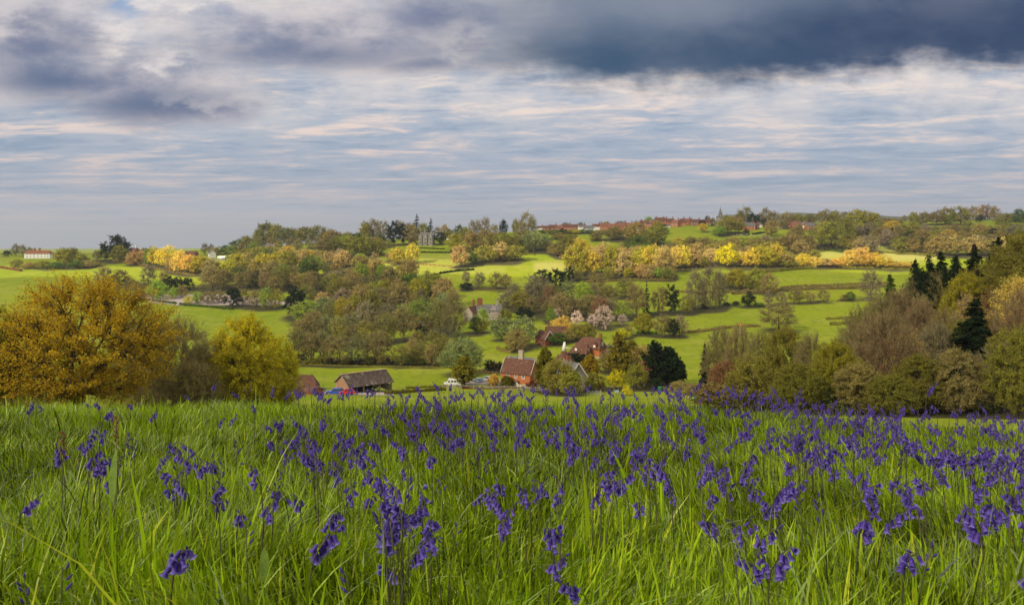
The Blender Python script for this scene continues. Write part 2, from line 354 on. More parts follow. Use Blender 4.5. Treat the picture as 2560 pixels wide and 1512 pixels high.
def atp(px, py, ymin=180): return at(px, depth_at(px, py, ymin))
# ------------------------------------------------------------------ tree meshes (unit height, unit crown width)
def _norm(a): return a/np.maximum(np.linalg.norm(a, axis=-1, keepdims=True), 1e-9)
class TB:
    """collects tubes (trunk and limbs) as numpy"""
    def __init__(s): s.co = []; s.q = []; s.n = 0
    def tube(s, P0, P1, r0, r1, n=5, bend=0.0, rs=None, seg=3):
        P0 = np.asarray(P0, float); P1 = np.asarray(P1, float); d = P1-P0; L = np.linalg.norm(d)
        if L < 1e-6: return
        ref = np.array([0, 0, 1.]) if abs(d[2])/L < .9 else np.array([1., 0, 0])
        a = np.cross(d, ref); a /= np.linalg.norm(a); b = np.cross(d/L, a)
        off = (rs.normal(0, 1, 3)*bend*L) if rs is not None else np.zeros(3)
        t = np.linspace(0, 1, seg+1); pts = P0+np.outer(t, d)+np.outer(np.sin(t*math.pi), off); rr = r0+(r1-r0)*t
        ang = np.arange(n)*2*math.pi/n
        ring = pts[:, None, :]+rr[:, None, None]*(np.cos(ang)[None, :, None]*a+np.sin(ang)[None, :, None]*b)
        base = s.n; s.co.append(ring.reshape(-1, 3)); s.n += (seg+1)*n
        i, k = np.meshgrid(np.arange(seg), np.arange(n), indexing='ij')
        s.q.append(np.stack([base+i*n+k, base+i*n+(k+1) % n, base+(i+1)*n+(k+1) % n, base+(i+1)*n+k], -1).reshape(-1, 4))
    def mesh(s, name, sc, mat='bark'):
        return mesh_np(name, np.concatenate(s.co)*sc, np.concatenate(s.q), [mat], smooth=True)
def cards(c, nrm, size, asp, rs, roll=True):
    """diamond leaves centred at c facing nrm"""
    n = len(c); r = rs.normal(0, 1, (n, 3)); t = _norm(np.cross(nrm, r)); b = np.cross(nrm, t)
    s = size[:, None]; v = np.stack([c-t*s, c+b*s*asp, c+t*s, c-b*s*asp], 1)
    return v.reshape(-1, 3), np.arange(4*n).reshape(-1, 4)
def slivers(p, d, L, w, rs):
    n = len(p); side = _norm(np.cross(d, rs.normal(0, 1, (n, 3))))*w[:, None]
    v = np.stack([p-side, p+side, p+d*L[:, None]], 1)
    return v.reshape(-1, 3), np.arange(3*n).reshape(-1, 3)
def broad_tree(name, seed, a=1.0, base=.22, ntips=150, nleaf=3000, leaf=.02, twigs=0, twl=.06, lump=.16, tr=.022, dome=.25, stems=1, sig=.03, n1=7, n2=4, inner=.45, detail=1, bark='bark', tw=.0012):
    rs = np.random.RandomState(seed); cz = (base+1)/2; rz = (1-base)/2; rx = a/2
    lob = _norm(rs.normal(0, 1, (14, 3))); amp = rs.uniform(-1, 1, 14)
    d = _norm(rs.normal(0, 1, (ntips, 3))); r = rs.uniform(inner**3, 1, ntips)**(1/3)
    lum = 1+lump*(amp[None]*np.exp(-(1-d@lob.T)*9)).sum(1)+rs.normal(0, .03, ntips)
    T = d*(r*lum)[:, None]*np.array([rx, rx, rz]); T[:, :2] *= (1-dome*np.clip(T[:, 2:3]/rz, -.6, 1)); T[:, 2] += cz
    # widen: keep the overall box
    T[:, 2] = np.clip(T[:, 2], base*.75, 1.02)
    tb = TB(); par = np.zeros_like(T); ns = 5 if detail else 4
    for s_ in range(stems):
        idx = np.where(np.arange(ntips) % stems == s_)[0] if stems == 1 else np.where(np.floor((np.arctan2(T[:, 1], T[:, 0])/(2*math.pi)+.5)*stems*.999) == s_)[0]
        if len(idx) < 3: continue
        Ts = T[idx]; foot = np.array([0, 0, -.03]) if stems == 1 else np.array([*(Ts[:, :2].mean(0)*.12), -.03])
        ctr = Ts.mean(0); fork = np.array([ctr[0]*.25+rs.normal(0, .01), ctr[1]*.25+rs.normal(0, .01), base*.9 if stems == 1 else base+.12])
        trr = tr/math.sqrt(stems)
        tb.tube(foot, fork, trr*1.25, trr*.85, 8, .02, rs, 4)
        leadr = np.array([ctr[0]*.5, ctr[1]*.5, cz+rz*.35]); tb.tube(fork, leadr, trr*.8, trr*.25, 6, .04, rs, 4)
        k1 = min(n1, len(idx)); s1 = Ts[rs.choice(len(Ts), k1, False)]
        lab = np.argmin(((Ts[:, None]-s1[None])**2).sum(-1), 1)
        for i in range(k1):
            g1 = np.where(lab == i)[0]
            if not len(g1): continue
            c1 = Ts[g1].mean(0); u = rs.uniform(0, .75) if c1[2] > cz-rz*.3 else rs.uniform(0, .15)
            st = fork+(leadr-fork)*u; nd = st+(c1-st)*.5+np.array([0, 0, rs.normal(0.015, .02)])
            r1 = trr*.5*(1-.45*u); tb.tube(st, nd, r1, r1*.6, ns+1, .07, rs, 3)
            k2 = min(n2, len(g1)); s2 = Ts[g1][rs.choice(len(g1), k2, False)]
            lab2 = np.argmin(((Ts[g1][:, None]-s2[None])**2).sum(-1), 1)
            for j in range(k2):
                g2 = g1[lab2 == j]
                if not len(g2): continue
                c2 = Ts[g2].mean(0); n2p = nd+(c2-nd)*.6; tb.tube(nd, n2p, r1*.55, r1*.28, ns, .09, rs, 3)
                for t_ in g2:
                    tb.tube(n2p, Ts[t_], r1*.26, r1*.07, 3, .10, rs, 2); par[idx[t_]] = n2p
    co = []; q = []; tri = []; v = []; mi = []; o = 0
    if nleaf:
        k = rs.randint(0, ntips, nleaf); t = rs.uniform(.45, 1.12, nleaf)
        c = par[k]+(T[k]-par[k])*t[:, None]+rs.normal(0, sig, (nleaf, 3))*np.array([1, 1, .75])
        nr = _norm(_norm(c-np.array([0, 0, cz-.1]))*.7+rs.normal(0, .8, (nleaf, 3)))
        vv, qq = cards(c, nr, leaf*rs.uniform(.55, 1.3, nleaf), .62, rs)
        co.append(vv); q.append(qq+o); o += len(vv)
        tipv = rs.uniform(.2, .8, ntips); v += list(np.clip(tipv[k]*.55+rs.uniform(0, .45, nleaf), 0, 1)); mi += [0]*nleaf
    if twigs:
        k = rs.randint(0, ntips, twigs); t = rs.uniform(.0, 1.0, twigs)
        p = par[k]+(T[k]-par[k])*t[:, None]+rs.normal(0, sig*.45, (twigs, 3))
        dd = _norm(_norm(T[k]-par[k])+_norm(p-np.array([0, 0, cz-.25]))*.6+rs.normal(0, .45, (twigs, 3)))
        vv, tt = slivers(p, dd, twl*rs.uniform(.5, 1.3, twigs), np.full(twigs, tw), rs)
        co.append(vv); tri.append(tt+o); o += len(vv); v += list(rs.uniform(0, 1, twigs)); mi += [1]*twigs
    co = np.concatenate(co); sc = np.array([1/a, 1/a, 1.0])
    crown = mesh_np(name+'_crown', co*sc, np.concatenate(q) if q else None, ['leaf', 'twig'], vattr=v, midx=mi, tris=np.concatenate(tri) if tri else None)
    return tb.mesh(name+'_trunk', sc, bark), crown
def conifer(name, seed, a=.38, base=.08, whorls=22, per=7, nneedle=3500, needle=.016, droop=.25, tr=.014, rag=.25, top=1.0, power=.9, hang=.3):
    rs = np.random.RandomState(seed); tb = TB(); tb.tube((0, 0, -.03), (rs.normal(0, .006), rs.normal(0, .006), 1.0), tr, tr*.12, 7, .004, rs, 6)
    P0 = []; P1 = []
    for i in range(whorls):
        h = base+(1-base)*(i+rs.uniform(-.3, .3))/whorls; h = min(max(h, base*.8), .985)
        R = a/2*(1-(h-base)/(1-base))**power*1.0+.006
        for k in range(per):
            L = R*rs.uniform(1-rag*1.6, 1+rag*.5); an = rs.uniform(0, 2*math.pi)
            p0 = np.array([0, 0, h]); p1 = np.array([math.cos(an)*L, math.sin(an)*L, h-droop*L+rs.normal(.0, .01)])
            tb.tube(p0, p1, tr*.22*(1.1-h), tr*.05, 3, .04, rs, 2); P0.append(p0); P1.append(p1)
    P0 = np.array(P0); P1 = np.array(P1); Ls = np.linalg.norm(P1-P0, axis=1); k = rs.choice(len(P0), nneedle, p=Ls/Ls.sum())
    t = rs.uniform(.12, 1.05, nneedle); d = _norm(P1[k]-P0[k]); side = np.stack([-d[:, 1], d[:, 0], np.zeros(len(k))], 1)
    c = P0[k]+(P1[k]-P0[k])*t[:, None]+side*(rs.normal(0, .34, nneedle)*Ls[k]*(1.1-t)*.8)[:, None]; c[:, 2] -= np.abs(rs.normal(0, .012, nneedle))
    nr = _norm(np.array([0, 0, 1.])+d*.3+rs.normal(0, .45, (nneedle, 3)))
    s = needle*rs.uniform(.6, 1.3, nneedle)
    ax = _norm(d+side*rs.normal(0, .6, (nneedle, 1))+np.array([0, 0, -hang])); b = _norm(np.cross(nr, ax))
    v = np.stack([c-ax*s[:, None], c+b*s[:, None]*.4, c+ax*s[:, None], c-b*s[:, None]*.4], 1).reshape(-1, 3)
    vv = np.clip(rs.uniform(.2, .8, len(P0))[k]*.5+rs.uniform(0, .5, nneedle), 0, 1)
    sc = np.array([1/a, 1/a, 1.0])
    return tb.mesh(name+'_trunk', sc), mesh_np(name+'_crown', v*sc, np.arange(4*nneedle).reshape(-1, 4), ['leaf', 'twig'], vattr=vv)

V_ = {}   # variants: kind -> lod -> list of (trunk mesh, crown mesh)
def var(kind, lod, *ms): V_.setdefault((kind, lod), []).extend(ms)
for s_ in (1, 2, 3, 4):
    var('oak', 0, broad_tree('oak', s_, 1.0, .05, 170, 3600, .027, twigs=700, twl=.07, tw=.0028, lump=.26, n1=6, n2=3, detail=0, sig=.034, inner=.4, dome=.18))
    var('bare', 0, broad_tree('bare', 20+s_, .9, .06, 170, 2600, .019, twigs=2600, twl=.09, tw=.0032, lump=.2, n1=6, n2=4, detail=0, sig=.03, inner=.35, tr=.016, dome=.2))
for s_ in (1, 2, 3):
    var('oak', 1, broad_tree('oak', 40+s_, .95, .05, 330, 12000, .0145, twigs=3500, twl=.055, tw=.0014, lump=.22, n1=8, n2=5, sig=.024, inner=.35))
    var('bare', 1, broad_tree('bare', 50+s_, .9, .05, 340, 6500, .0105, twigs=9000, twl=.06, tw=.0015, lump=.18, n1=8, n2=5, sig=.02, inner=.35, tr=.017))
    var('alder', 0, broad_tree('alder', 60+s_, .5, .16, 130, 1500, .014, twigs=2400, twl=.07, tw=.0024, lump=.2, stems=3, n1=4, n2=3, detail=0, sig=.02, inner=.3, tr=.016, dome=.35))
    var('alder', 1, broad_tree('alder', 66+s_, .5, .16, 240, 4000, .0085, twigs=10000, twl=.05, tw=.0014, lump=.2, stems=3, n1=5, n2=4, sig=.016, inner=.3, tr=.015, dome=.35))
    var('spruce', 0, conifer('spruce', 70+s_, .36, .06, 20, 6, 2600, .019, .25, rag=.35))
    var('pine', 0, broad_tree('pine', 80+s_, .85, .06, 90, 4200, .022, lump=.35, n1=6, n2=3, detail=0, sig=.030, inner=.5, dome=.3))
    var('yew', 0, broad_tree('yew', 90+s_, .55, .02, 220, 9000, .024, lump=.07, n1=6, n2=3, detail=0, sig=.022, inner=.55, dome=.38, tr=.02))
    var('shrub', 0, broad_tree('shrub', 100+s_, 1.2, .02, 130, 3600, .030, twigs=700, twl=.09, tw=.003, lump=.2, stems=2, n1=5, n2=3, detail=0, sig=.045, inner=.3, tr=.02, dome=.2))
for s_ in (1, 2):
    var('spruce', 1, conifer('spruce', 110+s_, .42, .04, 34, 8, 16000, .0135, .32, rag=.45, hang=.5))
    var('larch', 1, conifer('larch', 114+s_, .36, .04, 32, 9, 12000, .0115, .05, rag=.4))
    var('pine', 1, broad_tree('pine', 120+s_, .75, .05, 120, 15000, .0135, lump=.4, n1=8, n2=4, sig=.024, inner=.45, dome=.35))
var('oak', 2, broad_tree('oak', 131, 1.05, .08, 1100, 66000, .0064, twigs=12000, twl=.03, tw=.0007, lump=.17, n1=13, n2=9, sig=.015, inner=.42, tr=.027, dome=.10))
var('oak', 2, broad_tree('oak', 139, .95, .04, 700, 44000, .0088, twigs=12000, twl=.04, tw=.0009, lump=.24, n1=9, n2=7, sig=.016, inner=.4, tr=.018, dome=.25))
var('bare', 2, broad_tree('bare', 133, .95, .05, 900, 17000, .0065, twigs=30000, twl=.05, tw=.0010, lump=.22, n1=9, n2=7, sig=.014, inner=.35, tr=.016, dome=.2, stems=2))
var('blossom', 0, broad_tree('blossom', 141, 1.0, .08, 160, 4200, .017, twigs=600, twl=.05, tw=.0015, lump=.35, n1=6, n2=4, sig=.022, inner=.5, detail=0))
for kk, src in (('spruce', 1), ('larch', 1), ('pine', 1)): V_[(kk, 2)] = V_[(kk, 1)]
V_[('larch', 0)] = V_[('larch', 1)]; V_[('alder', 2)] = V_[('alder', 1)]
for kk in ('yew', 'shrub', 'blossom'): V_[(kk, 1)] = V_[(kk, 0)]; V_[(kk, 2)] = V_[(kk, 0)]

# ------------------------------------------------------------------ where the trees stand  (kind, px, py of the foot, height px, width px, colour)
PAL = dict(ol=(140, 136, 54), br=(154, 138, 78), yg=(160, 152, 42), gd=(202, 182, 66), dk=(44, 60, 36), gr=(88, 110, 42), lg=(150, 172, 58),
           pk=(184, 158, 100), sg=(140, 150, 92), bl=(228, 208, 200), rd=(152, 108, 78), yw=(205, 195, 30), gy=(146, 134, 104), cy=(126, 118, 34), og=(208, 178, 86), cp=(110, 60, 40), yo=(198, 186, 40), oc=(160, 134, 32), tw=(152, 138, 82))
KW = {'oak': 'oak tree', 'bare': 'bare tree', 'alder': 'alder', 'spruce': 'spruce', 'larch': 'larch', 'pine': 'dark evergreen', 'yew': 'clipped conifer', 'shrub': 'shrub', 'blossom': 'blossom tree'}
T_ = []
def t(kind, *rows):
    for r in rows: T_.append(dict(kind=kind, px=r[0], py=r[1], h=r[2], w=r[3], c=r[4], Y=r[5] if len(r) > 5 else None, zone=ZONE))
ZONE = 'on the left skyline'
t('pine', (283, 652, 70, 58, 'dk'), (302, 650, 52, 44, 'dk'), (18, 642, 16, 22, 'dk'))
t('oak', (300, 656, 44, 42, 'ol'), (262, 652, 34, 34, 'ol'), (545, 636, 20, 24, 'ol'), (590, 632, 34, 32, 'gr'), (618, 628, 36, 36, 'ol'), (565, 636, 24, 26, 'gr'))
t('bare', (38, 641, 32, 20, 'gy'), (58, 642, 30, 16, 'gy'), (72, 642, 24, 18, 'gy'), (243, 652, 26, 26, 'gy'), (512, 636, 29, 18, 'gy'), (527, 636, 27, 14, 'gy'), (540, 638, 20, 16, 'br'), (360, 640, 20, 22, 'br'))
ZONE = 'beside the white house field'
t('oak', (160, 668, 48, 42, 'yg'), (180, 664, 44, 36, 'ol'), (205, 668, 34, 34, 'ol'))
t('shrub', (40, 668, 20, 30, 'ol'), (75, 671, 16, 36, 'br'), (110, 672, 20, 36, 'ol'), (140, 673, 18, 34, 'gr'), (190, 672, 20, 38, 'gr'), (222, 670, 18, 34, 'br'), (238, 666, 14, 26, 'ol'))
ZONE = 'in the golden row below the left skyline'
t('oak', (335, 662, 32, 38, 'pk'), (352, 660, 34, 30, 'pk'), (374, 663, 45, 26, 'lg'), (392, 667, 50, 38, 'gd'), (414, 672, 58, 48, 'gd'), (427, 680, 36, 24, 'pk'), (447, 682, 58, 36, 'og'), (470, 684, 48, 40, 'og'), (494, 684, 46, 46, 'yg'), (508, 680, 40, 40, 'gd'))
ZONE = 'on the wooded knoll left of centre'
t('oak', (664, 614, 62, 52, 'ol'), (688, 612, 56, 44, 'ol'), (650, 616, 42, 36, 'ol'), (716, 612, 46, 46, 'ol'), (738, 610, 42, 44, 'br'), (765, 610, 44, 46, 'ol'), (797, 606, 46, 46, 'ol'), (828, 612, 38, 44, 'br'), (862, 614, 34, 46, 'ol'), (890, 612, 30, 40, 'gr'), (915, 605, 52, 34, 'yg'))
t('bare', (824, 598, 36, 26, 'gy'), (845, 600, 28, 24, 'gy'), (870, 598, 24, 26, 'gy'))
t('spruce', (849, 598, 26, 14, 'dk'))
ZONE = 'around the grey manor on the ridge'
t('bare', (934, 604, 58, 34, 'gy'), (958, 604, 54, 38, 'gy'), (1000, 596, 46, 32, 'gy'), (1020, 596, 40, 30, 'gy'), (1112, 592, 32, 22, 'pk'), (1095, 592, 26, 22, 'gy'), (1180, 592, 42, 20, 'gy'), (1193, 590, 42, 18, 'gy'), (1213, 590, 48, 28, 'gy'), (1320, 606, 76, 42, 'br'), (1300, 600, 50, 30, 'br'), (1235, 596, 36, 26, 'br'))
t('pine', (984, 614, 60, 34, 'dk'), (1008, 612, 50, 30, 'dk'), (1100, 612, 34, 30, 'dk'), (905, 596, 26, 24, 'dk'))
t('spruce', (1042, 600, 64, 34, 'dk'), (1077, 598, 52, 26, 'dk'))
t('oak', (1032, 612, 52, 36, 'br'), (948, 611, 24, 32, 'gr'), (1060, 596, 38, 30, 'ol'), (1138, 626, 42, 40, 'yg'), (1150, 596, 34, 26, 'gr'), (1258, 588, 40, 20, 'dk'), (1288, 586, 40, 16, 'ol'), (1120, 600, 30, 30, 'ol'), (1165, 602, 34, 34, 'ol'))
ZONE = 'in the copse below the ridge field'
t('oak', (1180, 633, 56, 46, 'br'), (1212, 632, 58, 48, 'br'), (1240, 632, 50, 42, 'ol'), (1268, 630, 48, 36, 'ol'), (1290, 631, 44, 32, 'ol'), (1316, 630, 46, 36, 'sg'), (1340, 628, 48, 44, 'sg'), (1362, 624, 40, 30, 'sg'), (880, 640, 52, 54, 'ol'), (912, 641, 52, 54, 'ol'), (944, 640, 42, 40, 'ol'), (845, 640, 44, 44, 'ol'), (812, 642, 46, 46, 'br'))
ZONE = 'in the sunlit meadow right of the copse'
t('oak', (998, 660, 42, 42, 'gd'), (1030, 660, 52, 36, 'gd'), (1150, 669, 54, 46, 'pk'), (975, 652, 22, 24, 'pk'))
ZONE = 'in the western valley wood'
t('oak', (773, 646, 22, 30, 'gd'), (718, 650, 38, 44, 'og'), (745, 655, 30, 40, 'pk'), (850, 650, 26, 50, 'pk'), (800, 655, 30, 40, 'ol'), (645, 655, 40, 60, 'yg'), (690, 668, 40, 44, 'yg'), (590, 690, 60, 56, 'yg'), (655, 690, 58, 64, 'yg'), (720, 685, 62, 52, 'ol'), (768, 700, 62, 46, 'gr'), (612, 655, 34, 44, 'ol'), (395, 748, 50, 48, 'lg'), (434, 748, 30, 24, 'lg'), (470, 762, 22, 24, 'yw'), (494, 760, 30, 28, 'lg'), (830, 690, 48, 50, 'br'), (640, 716, 28, 34, 'gr'), (780, 726, 50, 50, 'br'), (830, 728, 48, 50, 'ol'), (905, 700, 44, 40, 'lg'), (880, 722, 50, 52, 'br'), (955, 694, 34, 34, 'lg'), (900, 676, 40, 46, 'br'), (940, 690, 44, 50, 'br'), (975, 712, 48, 48, 'br'), (1020, 700, 56, 60, 'br'))
t('bare', (262, 720, 56, 50, 'gy'), (300, 716, 44, 46, 'br'), (330, 740, 46, 46, 'br'), (348, 744, 40, 40, 'br'), (370, 712, 50, 40, 'gy'), (410, 712, 34, 30, 'br'), (455, 746, 34, 30, 'br'), (530, 728, 66, 56, 'br'), (520, 762, 34, 40, 'br'), (545, 758, 34, 38, 'br'), (605, 762, 42, 44, 'br'), (640, 768, 44, 46, 'br'), (665, 772, 56, 40, 'lg'), (690, 772, 52, 40, 'yg'), (600, 724, 46, 50, 'br'), (690, 728, 40, 44, 'br'), (740, 720, 40, 40, 'pk'), (380, 745, 34, 30, 'pk'))
t('pine', (742, 794, 78, 70, 'dk'), (582, 768, 50, 50, 'dk'), (424, 724, 34, 30, 'dk'), (445, 724, 32, 28, 'dk'), (470, 726, 34, 34, 'dk'), (320, 716, 24, 30, 'dk'), (817, 768, 36, 30, 'dk'), (1090, 706, 26, 26, 'dk'))
ZONE = 'in the middle valley wood'
t('oak', (905, 768, 60, 64, 'br'), (860, 806, 62, 70, 'yg'), (892, 808, 72, 60, 'ol'), (932, 808, 84, 62, 'ol'), (1000, 780, 76, 60, 'br'), (1045, 760, 66, 56, 'yg'), (1080, 752, 74, 66, 'ol'), (1112, 768, 78, 60, 'pk'), (1035, 790, 60, 50, 'br'), (1090, 800, 60, 50, 'ol'), (810, 800, 60, 60, 'sg'), (965, 770, 52, 50, 'br'), (1208, 812, 44, 30, 'lg'), (1190, 835, 44, 36, 'gr'), (1262, 808, 40, 34, 'ol'), (790, 840, 66, 70, 'br'), (840, 850, 60, 60, 'sg'))
t('bare', (1135, 838, 112, 66, 'br'), (1100, 830, 80, 56, 'ol'), (1012, 848, 90, 60, 'br'), (1345, 766, 84, 74, 'gy'), (1060, 840, 60, 50, 'ol'), (970, 855, 80, 50, 'ol'), (1265, 770, 44, 46, 'gy'), (1300, 760, 30, 40, 'br'), (1376, 778, 66, 50, 'rd'), (1405, 800, 70, 60, 'br'), (1495, 738, 56, 50, 'br'), (1470, 795, 60, 60, 'br'), (1520, 770, 60, 60, 'ol'), (1198, 720, 42, 32, 'gy'), (1165, 712, 36, 24, 'gy'), (1240, 722, 44, 40, 'br'), (1262, 722, 40, 36, 'br'), (1500, 800, 60, 50, 'rd'), (1440, 790, 46, 50, 'br'))
t('pine', (1355, 722, 54, 48, 'dk'), (1390, 726, 58, 52, 'dk'), (1422, 706, 40, 30, 'dk'), (1680, 784, 74, 40, 'dk'), (1165, 725, 20, 40, 'dk'), (1311, 804, 38, 50, 'dk'), (1050, 850, 40, 34, 'dk'))
t('spruce', (1617, 790, 88, 28, 'dk'), (1760, 771, 52, 30, 'dk'))
t('bare', (1588, 792, 86, 58, 'br'), (1648, 786, 74, 44, 'br'), (1718, 784, 50, 38, 'ol'), (1920, 766, 40, 26, 'gy'), (1955, 762, 34, 30, 'gy'), (1985, 760, 40, 30, 'br'), (1998, 758, 36, 26, 'br'), (2025, 758, 32, 28, 'br'), (2060, 755, 34, 34, 'br'))
t('oak', (1458, 768, 64, 50, 'lg'), (1377, 808, 40, 28, 'lg'), (1200, 835, 40, 40, 'ol'))
t('bare', (1739, 774, 104, 56, 'gy'), (1774, 774, 118, 56, 'gy'), (1798, 771, 98, 42, 'gy'), (2178, 748, 76, 56, 'gy'), (1925, 736, 56, 46, 'br'))
t('oak', (1845, 722, 54, 50, 'yg'), (1887, 726, 60, 50, 'ol'), (1868, 725, 40, 40, 'ol'), (1822, 720, 40, 34, 'br'), (2127, 752, 24, 26, 'gr'), (2110, 752, 16, 20, 'br'))
t('shrub', (1872, 768, 38, 34, 'dk'), (1815, 765, 10, 16, 'dk'), (1840, 766, 12, 18, 'dk'), (1898, 768, 10, 30, 'gr'))
ZONE = 'in the sunlit golden belt'
t('oak', (1440, 690, 82, 56, 'yg'), (1452, 640, 46, 50, 'gd'), (1478, 690, 68, 50, 'gd'), (1503, 688, 80, 46, 'pk'), (1530, 690, 76, 50, 'yg'), (1552, 692, 60, 44, 'pk'), (1572, 690, 50, 44, 'yg'), (1592, 690, 56, 40, 'yg'), (1617, 680, 60, 40, 'gd'), (1644, 678, 66, 44, 'gd'), (1664, 690, 74, 50, 'pk'), (1688, 672, 58, 40, 'og'), (1707, 672, 58, 42, 'gd'), (1730, 668, 48, 40, 'pk'), (1752, 668, 32, 34, 'ol'), (1778, 664, 46, 36, 'pk'), (1816, 668, 58, 54, 'yw'), (1852, 666, 40, 40, 'pk'), (1880, 670, 50, 42, 'gd'), (1903, 670, 52, 40, 'yg'), (1925, 670, 52, 40, 'yg'), (1940, 662, 54, 36, 'gd'), (1968, 668, 34, 38, 'br'), (2008, 668, 34, 36, 'gd'), (2035, 668, 26, 34, 'og'), (2068, 668, 22, 40, 'pk'), (2092, 668, 22, 40, 'og'), (2126, 668, 46, 48, 'og'), (2155, 668, 50, 46, 'og'), (2182, 668, 38, 44, 'gd'), (2205, 670, 32, 46, 'gd'), (2238, 670, 18, 46, 'og'), (2265, 670, 16, 40, 'og'), (2150, 640, 22, 30, 'pk'))
t('shrub', (1625, 694, 32, 36, 'pk'), (1600, 696, 34, 30, 'pk'), (1648, 696, 26, 34, 'lg'), (1668, 696, 24, 34, 'lg'), (1970, 670, 18, 34, 'ol'), (1215, 655, 40, 60, 'ol'), (1250, 652, 44, 56, 'pk'), (1180, 660, 30, 34, 'gr'), (1285, 654, 40, 56, 'ol'))
ZONE = 'between the golden belt and the village'
t('oak', (1420, 640, 50, 50, 'ol'), (1395, 640, 34, 40, 'br'), (1536, 600, 34, 48, 'br'), (1590, 604, 50, 50, 'br'), (1575, 596, 34, 36, 'ol'), (1640, 612, 50, 58, 'ol'), (1590, 642, 52, 62, 'gr'), (1560, 640, 34, 36, 'br'), (1490, 602, 22, 30, 'br'), (1697, 624, 30, 36, 'gd'), (1730, 622, 30, 40, 'br'), (1680, 640, 34, 44, 'br'), (1720, 642, 34, 44, 'br'), (1760, 632, 40, 50, 'br'), (1790, 640, 40, 50, 'br'), (1830, 630, 36, 50, 'br'), (1860, 642, 40, 46, 'ol'), (1890, 634, 38, 50, 'br'), (1920, 642, 38, 46, 'ol'), (1950, 630, 38, 50, 'br'), (1985, 632, 46, 46, 'br'), (1757, 580, 22, 24, 'gd'), (1800, 590, 26, 34, 'lg'), (1820, 584, 46, 50, 'ol'), (1844, 582, 38, 30, 'ol'), (1930, 590, 40, 34, 'br'), (1618, 598, 20, 26, 'gr'), (1640, 592, 24, 20, 'yg'), (1660, 585, 14, 24, 'gr'), (2015, 622, 34, 46, 'br'))
t('bare', (1975, 620, 40, 40, 'br'), (2000, 640, 40, 40, 'br'), (2025, 634, 44, 30, 'br'), (1990, 600, 34, 40, 'br'), (2170, 632, 46, 50, 'gy'), (2185, 632, 30, 20, 'gy'))
ZONE = 'on the hillside above the right fields'
t('oak', (2078, 620, 70, 66, 'ol'), (2105, 600, 56, 56, 'ol'), (2062, 612, 46, 44, 'yg'), (2122, 626, 44, 46, 'ol'), (2145, 628, 40, 40, 'br'), (2250, 632, 44, 40, 'ol'), (2286, 634, 40, 34, 'br'), (2340, 638, 50, 52, 'br'), (2380, 640, 52, 54, 'br'), (2425, 640, 50, 52, 'pk'), (2470, 640, 46, 50, 'br'), (2510, 640, 46, 50, 'pk'), (2200, 608, 42, 50, 'br'), (2215, 612, 40, 34, 'gy'), (2150, 586, 30, 36, 'yg'), (2190, 584, 26, 34, 'ol'), (2230, 582, 30, 40, 'gd'), (2255, 590, 30, 34, 'ol'), (2300, 600, 26, 40, 'br'), (2335, 606, 26, 44, 'ol'), (2370, 604, 30, 40, 'og'), (2410, 606, 28, 44, 'br'), (2450, 606, 28, 44, 'ol'), (2500, 606, 30, 44, 'br'), (2545, 606, 32, 44, 'ol'), (2460, 590, 22, 46, 'ol'), (2510, 586, 26, 46, 'yg'), (2550, 584, 28, 40, 'ol'), (2405, 586, 20, 40, 'br'))
t('pine', (2162, 592, 22, 28, 'dk'), (2228, 606, 36, 18, 'dk'), (2275, 606, 30, 30, 'dk'), (2300, 604, 18, 28, 'dk'), (2483, 594, 24, 24, 'dk'), (2310, 626, 30, 18, 'dk'))
ZONE = 'on the right skyline'
t('bare', (1862, 562, 46, 38, 'ol'), (1850, 562, 34, 24, 'ol'), (1915, 558, 40, 24, 'gy'), (1932, 562, 34, 34, 'br'), (2110, 550, 28, 36, 'gy'), (2432, 548, 36, 24, 'pk'), (2448, 547, 36, 20, 'pk'), (2468, 550, 40, 34, 'rd'), (2488, 552, 36, 26, 'pk'), (2415, 550, 32, 24, 'pk'), (2262, 556, 18, 16, 'gy'), (1900, 560, 28, 20, 'gy'))
t('oak', (1882, 564, 32, 24, 'dk'), (1965, 560, 30, 36, 'br'), (1995, 560, 26, 34, 'ol'), (2025, 562, 28, 34, 'ol'), (2060, 560, 36, 40, 'br'), (2085, 560, 34, 32, 'ol'), (2142, 566, 44, 44, 'yg'), (2165, 566, 40, 40, 'ol'), (2185, 568, 36, 38, 'yg'), (2285, 562, 32, 24, 'ol'), (2310, 562, 32, 30, 'br'), (2340, 562, 36, 40, 'br'), (2365, 560, 42, 40, 'br'), (2402, 562, 46, 44, 'ol'), (2515, 562, 28, 46, 'ol'), (2548, 566, 44, 30, 'gr'), (2368, 562, 28, 16, 'lg'), (1958, 572, 20, 26, 'br'), (2240, 568, 24, 34, 'br'), (2215, 570, 26, 34, 'br'))
t('pine', (1768, 560, 22, 14, 'dk'), (1755, 566, 16, 20, 'dk'), (1780, 566, 22, 24, 'br'), (1893, 562, 26, 16, 'dk'), (1910, 568, 22, 18, 'dk'), (2450, 556, 20, 20, 'dk'), (1866, 586, 16, 14, 'dk'), (1812, 546, 12, 18, 'dk'))
ZONE = 'among the village houses'
t('oak', (1414, 566, 14, 28, 'gr'), (1452, 566, 12, 14, 'gr'), (1552, 560, 12, 18, 'gr'), (1623, 560, 22, 26, 'lg'), (1705, 562, 16, 16, 'gr'), (1515, 566, 12, 20, 'yg'), (1645, 572, 20, 26, 'yg'), (1660, 575, 14, 20, 'gr'))
t('shrub', *[(x, 584+(i % 3), 9+(i % 4), 22, c) for i, (x, c) in enumerate(zip(range(1356, 1560, 17), ['gr', 'ol', 'gr', 'dk', 'ol', 'yg', 'gr', 'gr', 'ol', 'br', 'gr', 'ol']))], (1400, 598, 16, 44, 'br'), (1430, 600, 14, 30, 'ol'))
ZONE = 'around the farmstead'
